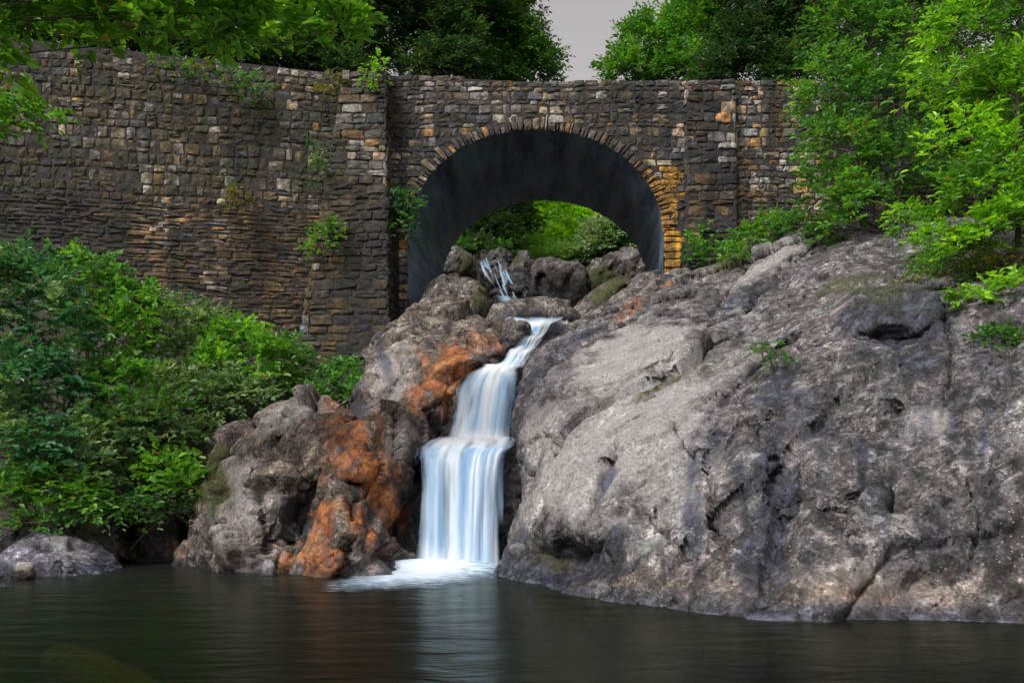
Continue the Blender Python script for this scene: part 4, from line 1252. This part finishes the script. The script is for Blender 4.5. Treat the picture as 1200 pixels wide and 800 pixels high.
def plant(name, label, cat, base, lumps, n, leaf, pal, group=None, L=.35, nl=9, wratio=.5, flat=.7, droop=.15, trunk=None, bark='bark', stems=4,
          gap=0.0, gfreq=1.2, shell=.5, full=True, pal2=None, mix2=0.0, twig=True, tshift=0.0, seed=None, limb_r=None, up=.15, wood_name=None, trunk_top=None):
    seed = seed if seed is not None else random.randint(0, 9999)
    base = np.array(base, float)
    root = thing(name, label, cat, base, group)
    p, v, k = sample_lumps(lumps, n, seed, shell, gap, gfreq)
    d = v * .8 + RNG.normal(0, .35, v.shape)
    d[:, 2] = d[:, 2] * .6 + up
    clump = noise3(p / (L * 2.6), seed + 9)
    tone = .42 + tshift + .8 * clump + RNG.normal(0, .10, len(p))
    parts = []
    if pal2 is not None:
        m2 = (noise3(p / (L * 4), seed + 21) + RNG.normal(0, .08, len(p))) > np.interp(mix2, [0, 1], [.5, -.5])
    else:
        m2 = np.zeros(len(p), bool)
    off = 0
    VV, QQ, CC = [], [], []
    for sel, pl in ((~m2, pal), (m2, pal2)):
        if sel.sum() == 0: continue
        V, Q, col = sprays(p[sel], d[sel], L, nl, leaf, pl, wratio, flat, droop, tone[sel], full)
        VV.append(V); QQ.append(Q + off); CC.append(col); off += len(V)
    mesh_obj('foliage', np.vstack(VV), [np.vstack(QQ)], M['leaf'], root, np.vstack(CC), smooth=False)
    # wood
    T = Tubes()
    lc = [np.array(l[0], float) for l in lumps]
    lr = [np.array(l[1], float) for l in lumps]
    if trunk is not None:
        top = np.array(trunk_top, float) if trunk_top is not None else max(lc, key=lambda c: c[2])
        m = 14
        t = np.linspace(0, 1, m)
        path = base + (top - base) * t[:, None] + np.stack([.04 * np.sin(t * 7 + seed), .04 * np.cos(t * 5 + seed), 0 * t], -1) * np.linalg.norm(top - base) * .35 * t[:, None]
        path[0, 2] -= .3
        T.add(path, trunk * (1 - .82 * t) + .004, 9)
        src = path
    else:
        src = None
    for i, (c, r) in enumerate(zip(lc, lr)):
        if src is not None:
            j = int(np.clip(np.searchsorted(src[:, 2], c[2] - .9 * r[2] - .25 * np.linalg.norm((c - src[-1])[:2])), 2, len(src) - 2))
            s0, r0 = src[j], (limb_r or trunk * .45) * (1 - .5 * j / len(src))
        else:
            s0, r0 = base + np.append(RNG.normal(0, .012, 2), -.15), limb_r or .02
        t = np.linspace(0, 1, 9)[:, None]
        ctrl = (s0 + c) / 2 + np.array([0, 0, .18 * np.linalg.norm(c - s0)]) * (1 if src is None else .5) + RNG.normal(0, .06 * np.linalg.norm(c - s0), 3)
        path = (1 - t) ** 2 * s0 + 2 * t * (1 - t) * ctrl + t ** 2 * c
        T.add(path, r0 * (1 - .75 * t[:, 0]) + .002, 6)
        if twig:
            own = np.where(k == i)[0]
            for q in own[:: max(1, len(own) // 14)][:14]:
                a0 = path[random.randint(4, 8)]
                tt = np.linspace(0, 1, 5)[:, None]
                mid = (a0 + p[q]) / 2 + RNG.normal(0, .08 * np.linalg.norm(p[q] - a0), 3)
                pa = (1 - tt) ** 2 * a0 + 2 * tt * (1 - tt) * mid + tt ** 2 * p[q]
                T.add(pa, r0 * .28 * (1 - .7 * tt[:, 0]) + .002, 4)
    T.build(wood_name or ('trunk' if trunk is not None else 'stem'), M[bark], root)
    return root

def LP(px, py, Y, rx, ry=None, rd=None):
    """a lump given by its pixel centre, pixel radii and distance"""
    ry = ry or rx
    s = Y / F
    return (P(px, py, Y), (rx * s, (rd or max(rx, ry) * .85) * s, ry * s))
def on_ground(px, Y, dx=0):
    x = (px - 600) * Y / F + dx
    return (x, Y, float(ground_z(x, Y)[0]))

# shrubs on the left bank
G1 = 'shrubs on the left bank'
def shrub(label, lumps, n, pal, base_px, base_Y, leaf=.15, **kw):
    n = int(n * .62)
    a = dict(group=G1, L=.42, nl=8, wratio=.56, flat=.6, droop=.22, tshift=.10, gap=.06, gfreq=1.1, limb_r=.03, shell=.55)
    a.update(kw)
    return plant('shrub', label, 'shrub', on_ground(base_px, base_Y), lumps, n, leaf, pal, **a)
shrub('tall dark-green bush at the far left edge below the wing wall', [LP(-20,350,19.6,62),(LP(30,340,19.8,46)),LP(50,395,19.2,58),LP(-30,440,18.8,60)], 1000, 'blue', 15, 20.2, pal2='pale', mix2=.4)
shrub('broad mid-green bush arching against the wing wall', [LP(100,340,21,48,42),LP(150,365,21.2,44,40),LP(75,330,21.2,34,30),LP(125,410,20.4,56)], 850, 'mid', 110, 21.8, pal2='fresh', mix2=.4)
shrub('pale small-leaved bush at the foot of the wing wall', [LP(205,385,22.5,46,36),LP(250,400,22.8,36,34),LP(190,430,21.8,44)], 900, 'pale', 215, 23.3, leaf=.115, pal2='mid', mix2=.45)
shrub('bright yellow-green bush in the middle of the bank', [LP(275,410,22.4,36,32),LP(300,430,22.0,36),LP(255,440,21.6,34)], 650, 'fresh', 280, 22.8, pal2='lime', mix2=.35)
shrub('silvery-leaved bush beside the buttress foot', [LP(335,430,23.2,34,32),LP(368,440,23.6,28,26),LP(320,460,22.4,34,28)], 700, 'pale', 342, 24.2, leaf=.115, pal2='mid', mix2=.5)
shrub('glossy deep-green bush overhanging the pool at far left', [LP(10,510,17.9,58,54),LP(70,520,17.8,52,48),LP(40,460,18.3,56,44),LP(100,560,17.5,34,30)], 1100, 'blue', 40, 18.7, pal2='pale', mix2=.45)
shrub('loose green bush in the middle of the left bank', [LP(150,470,19.5,48,44),LP(195,500,19.0,44,38),LP(130,520,18.6,40,36)], 850, 'mid', 160, 20.0, pal2='pale', mix2=.45)
shrub('thin grey-green bush above the grey boulder', [LP(240,470,20.4,40,36),LP(285,470,20.6,36,30),LP(225,520,19.4,32,28)], 620, 'pale', 250, 20.9, leaf=.12, pal2='fresh', mix2=.4)
shrub('light-leaved sprig bush hanging beside the tall mossy stone', [LP(190,555,18.2,30,22),LP(215,575,17.9,24,18),LP(165,560,18.3,22,20)], 260, 'fresh', 190, 18.7)
shrub('low bush tucked between buttress and tan rock', [LP(380,458,22.6,16,15),LP(362,472,22.0,18,14),LP(404,440,23.4,17,15),LP(418,462,22.4,14,16)], 260, 'mid', 382, 23.0, pal2='olive', mix2=.4)
shrub('fresh lower bush with large leaves just above the mossy boulder', [LP(60,570,17.3,34,24),LP(95,585,17.2,22,16),LP(8,588,17.3,34,26)], 400, 'fresh', 80, 18.0, leaf=.13)

shrub('trailing growth hanging over the dark stones of the bank', [LP(118,602,17.3,30,16),LP(160,598,17.5,26,16),LP(205,600,17.7,22,16),LP(40,612,17.0,26,12)], 330, 'mid', 140, 18.2, leaf=.11, pal2='pale', mix2=.4, droop=.45)
# plants growing on the wall
G2 = 'plants rooted in the bridge masonry'
def wall_plant(label, lumps, n, pal, leaf=.10, **kw):
    a = dict(group=G2, L=.24, nl=7, wratio=.55, flat=.4, droop=.35, limb_r=.012, twig=False, gap=-.1)
    a.update(kw)
    c = np.mean([l[0] for l in lumps], 0)
    base = (c[0], BY - .05 if c[0] > bx(398) else c[1] + .25, c[2])
    return plant('wall_plant', label, 'plant', base, lumps, n, leaf, pal, **a)
wall_plant('bright weed sprouting from the parapet above the buttress', [LP(437,92,26.3,13,18),LP(428,106,26.2,12,8),LP(446,80,26.5,6,14)], 60, 'lime')
wall_plant('weed on the wall top at the buttress corner', [LP(390,97,26.3,14,10),LP(380,108,26.3,8,8)], 42, 'olive')
wall_plant('leafy tuft low on the left flank of the buttress', [LP(378,285,25.7,17,18),LP(366,296,25.7,10,10),LP(392,270,25.6,10,14)], 90, 'fresh')
wall_plant('thin creeper in the corner behind the buttress', [LP(374,205,26.2,9,24),LP(368,180,26.2,7,14)], 55, 'pale')
wall_plant('ivy hanging over the left jamb of the arch', [LP(470,268,26.6,17,34),LP(482,238,26.6,14,16),LP(462,240,26.7,8,22)], 190, 'mid', pal2='blue', mix2=.5)
wall_plant('green creeper high on the mossy wing wall', [LP(300,104,26.0,18,14),LP(272,92,25.8,16,10)], 60, 'mid')
wall_plant('small dry tuft halfway down the wing wall', [LP(280,232,26.0,12,16)], 36, 'olive')
wall_plant('creeper at the right foot of the grey pier', [LP(826,280,26.3,15,18),LP(812,300,26.2,9,12),LP(838,300,26.0,16,14)], 150, 'mid', pal2='fresh', mix2=.4)
wall_plant('mossy weeds trailing below the wing wall coping', [LP(240,82,25.8,24,8),LP(200,74,25.7,26,8)], 90, 'mid', pal2='olive', mix2=.4)

# low growth on top of the right outcrop
G3 = 'low plants along the top of the right outcrop'
def bank_plant(label, lumps, n, pal, leaf=.10, **kw):
    a = dict(group=G3, L=.28, nl=9, wratio=.5, flat=.6, droop=.25, limb_r=.014, twig=False, gap=-.1)
    a.update(kw)
    c = np.mean([l[0] for l in lumps], 0)
    return plant('low_shrub', label, 'shrub', (c[0], c[1], c[2] - .3), lumps, n, leaf, pal, **a)
bank_plant('fern-like green clump at the foot of the bridge on the outcrop', [LP(880,280,24.6,26,14),LP(905,266,24.6,22,14),LP(862,300,24.2,18,10)], 240, 'fresh', pal2='mid', mix2=.4)
bank_plant('dark ferny clump under the leafy bush', [LP(935,268,24.2,22,18),LP(955,280,23.8,20,12)], 200, 'mid')
bank_plant('long grass tuft growing from the crack in the outcrop', [LP(898,408,15.6,16,7),LP(912,424,15.3,9,9)], 24, 'mid', leaf=.11, L=.2, wratio=.14, droop=.6)
bank_plant('yellow-green sprays at the top of the outcrop', [LP(1075,262,18.8,26,14),LP(1095,280,18.0,22,12),LP(1060,250,19.4,14,10)], 170, 'lime', pal2='fresh', mix2=.4)
bank_plant('brownish heathy shrub on the brow of the outcrop', [LP(1120,305,16.6,36,26),LP(1090,320,16.6,26,14),LP(1160,320,15.8,30,22)], 420, 'olive', leaf=.07, pal2='fresh', mix2=.35)
bank_plant('bright drooping sprig over the right rock face', [LP(1140,352,14.9,24,7),LP(1165,338,14.9,20,8),LP(1195,330,14.8,16,10)], 70, 'lime', leaf=.12)
bank_plant('dark sprigs at the right frame edge', [LP(1165,400,14.0,22,10),LP(1190,430,13.8,16,26)], 150, 'mid', leaf=.09)
bank_plant('lowest dark tuft on the right rock face', [LP(1185,480,13.0,16,18),LP(1205,510,12.8,14,20)], 140, 'dark', leaf=.08, pal2='mid', mix2=.4)

# trees and saplings on the right bank
def ground_base(px, Y): return on_ground(px, Y)
plant('leafy_tree', 'dense mid-green leafy tree hiding the right end of the bridge', 'tree', (bx(1035, 23.5), 23.5, 7.0),
      [LP(1010,40,23.4,66,58),LP(975,105,23.0,40,40),LP(1040,120,23.0,64,50),LP(985,175,22.6,46,36),LP(1050,195,22.4,50,40),LP(970,225,22.4,28,26),LP(1010,240,22.2,38,24),LP(1060,20,23.6,60,60),LP(1000,-50,23.6,70,60),LP(1080,-80,24,70,60),LP(990,268,22.2,28,16)],
      2900, .14, 'mid', L=.5, nl=10, wratio=.42, flat=.75, droop=.2, trunk=.12, gap=.09, gfreq=.9, pal2='fresh', mix2=.45, bark='bark_grey')
plant('young_tree', 'bright yellow-green young tree with a thin trunk at the right edge', 'tree', (bx(1192, 16.0), 16.0, 5.6),
      [LP(1140,40,16.8,52,36),LP(1190,20,16.6,50,40),LP(1110,100,16.8,40,26),LP(1170,110,16.4,52,36),LP(1130,165,16.4,46,26),LP(1190,190,16.0,46,30),LP(1150,225,16.0,46,24),LP(1115,190,16.6,30,20),LP(1185,265,15.6,40,24),LP(1140,285,15.8,26,16),LP(1230,120,16.0,50,60),LP(1240,240,15.6,46,50),LP(1180,-60,16.8,70,50)],
      2000, .125, 'lime', L=.42, nl=9, wratio=.45, flat=.9, droop=.12, trunk=.055, gap=.12, gfreq=1.1, pal2='fresh', mix2=.42, bark='bark', trunk_top=P(1196, -60, 16.4))
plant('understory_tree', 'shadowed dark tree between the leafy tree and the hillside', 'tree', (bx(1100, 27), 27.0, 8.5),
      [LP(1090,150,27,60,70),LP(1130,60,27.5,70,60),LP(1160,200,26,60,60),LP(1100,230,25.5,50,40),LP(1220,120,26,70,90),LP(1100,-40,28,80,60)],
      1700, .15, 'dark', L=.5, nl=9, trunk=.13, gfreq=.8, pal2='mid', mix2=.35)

# trees behind the bridge
G4 = 'trees behind the bridge'
def back_tree(label, lumps, n, pal, base, leaf=.21, **kw):
    leaf = kw.pop('leaf', leaf)
    n = int(n * 1.5)
    a = dict(group=G4, L=.75, nl=10, wratio=.45, flat=.8, droop=.15, trunk=.22, gap=.0, gfreq=.55, full=False, shell=.6)
    a.update(kw)
    return plant('tree', label, 'tree', base, lumps, n, leaf, pal, **a)
def bp(px, Y, z=13.5): return ((px - 600) * Y / F, Y, z)
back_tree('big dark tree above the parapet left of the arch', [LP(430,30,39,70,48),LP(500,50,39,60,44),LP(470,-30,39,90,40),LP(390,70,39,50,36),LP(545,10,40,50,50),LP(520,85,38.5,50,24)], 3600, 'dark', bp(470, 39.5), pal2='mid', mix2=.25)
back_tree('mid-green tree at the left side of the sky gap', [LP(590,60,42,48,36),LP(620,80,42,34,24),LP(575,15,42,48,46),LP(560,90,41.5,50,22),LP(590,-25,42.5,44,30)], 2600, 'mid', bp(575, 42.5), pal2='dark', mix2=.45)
back_tree('very dark evergreen over the wing wall', [LP(330,60,37.5,60,46),LP(280,20,37.5,70,50),LP(350,-20,38,80,40),LP(400,90,37.5,40,24)], 2600, 'dark', bp(320, 38))
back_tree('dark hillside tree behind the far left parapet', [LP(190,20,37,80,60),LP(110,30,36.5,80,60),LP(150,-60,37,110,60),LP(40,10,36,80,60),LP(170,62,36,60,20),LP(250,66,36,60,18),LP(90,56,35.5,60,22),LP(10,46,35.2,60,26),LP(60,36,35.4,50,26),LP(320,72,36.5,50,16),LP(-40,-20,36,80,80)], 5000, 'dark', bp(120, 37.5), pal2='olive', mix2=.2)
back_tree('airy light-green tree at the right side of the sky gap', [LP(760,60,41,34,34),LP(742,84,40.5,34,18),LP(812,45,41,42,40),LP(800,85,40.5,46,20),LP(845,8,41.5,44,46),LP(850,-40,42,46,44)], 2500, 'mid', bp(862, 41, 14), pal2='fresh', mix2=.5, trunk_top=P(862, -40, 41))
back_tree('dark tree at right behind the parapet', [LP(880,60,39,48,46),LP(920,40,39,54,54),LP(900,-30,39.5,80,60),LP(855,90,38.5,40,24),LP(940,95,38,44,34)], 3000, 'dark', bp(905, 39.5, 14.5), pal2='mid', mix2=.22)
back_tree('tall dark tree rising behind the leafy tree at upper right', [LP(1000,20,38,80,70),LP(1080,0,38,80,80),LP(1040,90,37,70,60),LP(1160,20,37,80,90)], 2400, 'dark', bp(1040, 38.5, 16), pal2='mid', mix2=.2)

# greenery seen through the arch
G5 = 'trees beyond the arch'
def arch_tree(label, lumps, n, pal, base, **kw):
    a = dict(group=G5, tshift=.32, leaf=.24)  # leaf tone lifted to stand in for light from behind
    a.update(kw)
    return back_tree(label, lumps, n, pal, base, **a)
arch_tree('sunny yellow-green tree in the middle of the arch opening', [LP(640,262,52,42,34),LP(690,262,53,40,32),LP(660,290,50,44,24),LP(620,235,53,50,36),LP(700,235,54,44,32)], 2600, 'sun', (bp(660, 53, 13)[0], 53, 12.8), pal2='fresh', mix2=.5)
arch_tree('dark-green tree leaning in at the left of the arch opening', [LP(570,280,43,34,24),LP(540,265,43,34,34),LP(590,262,45,34,28),LP(560,300,41,28,12)], 1700, 'dark', (bp(545, 44, 11)[0], 44, 12), pal2='mid', mix2=.45)
arch_tree('grey-green bush at the right of the arch opening', [LP(715,286,42,26,20),LP(740,275,42,30,30),LP(690,300,43,22,12)], 1100, 'pale', (bp(735, 43, 11)[0], 43, 10.8), pal2='mid', mix2=.4)
arch_tree('low bright bush along the stream beyond the arch', [LP(620,298,44,30,14),LP(650,305,43,26,10),LP(595,296,44,20,12)], 700, 'fresh', (bp(620, 44.5, 11)[0], 44.5, 11), leaf=.13, pal2='far', mix2=.4)
arch_tree('tall pale hillside tree closing the view beyond the arch', [LP(600,230,66,60,60),LP(660,220,68,60,60),LP(720,240,66,50,50),LP(560,250,62,50,50),(LP(660,280,62,70,30))], 2600, 'far', (bp(640, 66, 16)[0], 66, 17), leaf=.2, pal2='fresh', mix2=.4)

# branches overhanging from the upper left
plant('overhanging_tree', 'broad-leaved tree reaching bright green branches in from the upper left', 'tree', (-12.5, 12.5, 1.2),
      [LP(60,10,13.5,60,22),LP(140,22,13.5,50,22),LP(220,30,13.6,50,22),LP(280,44,13.7,36,14),LP(250,5,13.6,60,14),LP(340,10,13.9,44,12),LP(385,14,14,36,12),LP(400,38,14,20,12),LP(365,48,14,10,10),LP(120,50,13.4,20,8),LP(30,-30,13,90,40),LP(200,-40,13.6,90,40),LP(350,-40,14,60,30),LP(-60,60,13,60,50)],
      1080, .17, 'lime', L=.4, nl=9, wratio=.5, flat=.85, droop=.3, twig=False, tshift=.34, trunk=.22, gap=.02, gfreq=1.3, pal2='fresh', mix2=.5, trunk_top=(-10.5, 13.2, 11.5), limb_r=.02)  # leaf tone raised to make up for the crown's own shade
plant('shrub', 'bright twig of leaves reaching in at the left edge beside the wall', 'shrub', on_ground(-190, 15.5),
      [LP(10,132,15.5,30,9),LP(45,136,15.5,22,7),LP(-30,150,15.5,40,24)], 110, .14, 'fresh', L=.4, nl=9, flat=.9, limb_r=.012, twig=False)
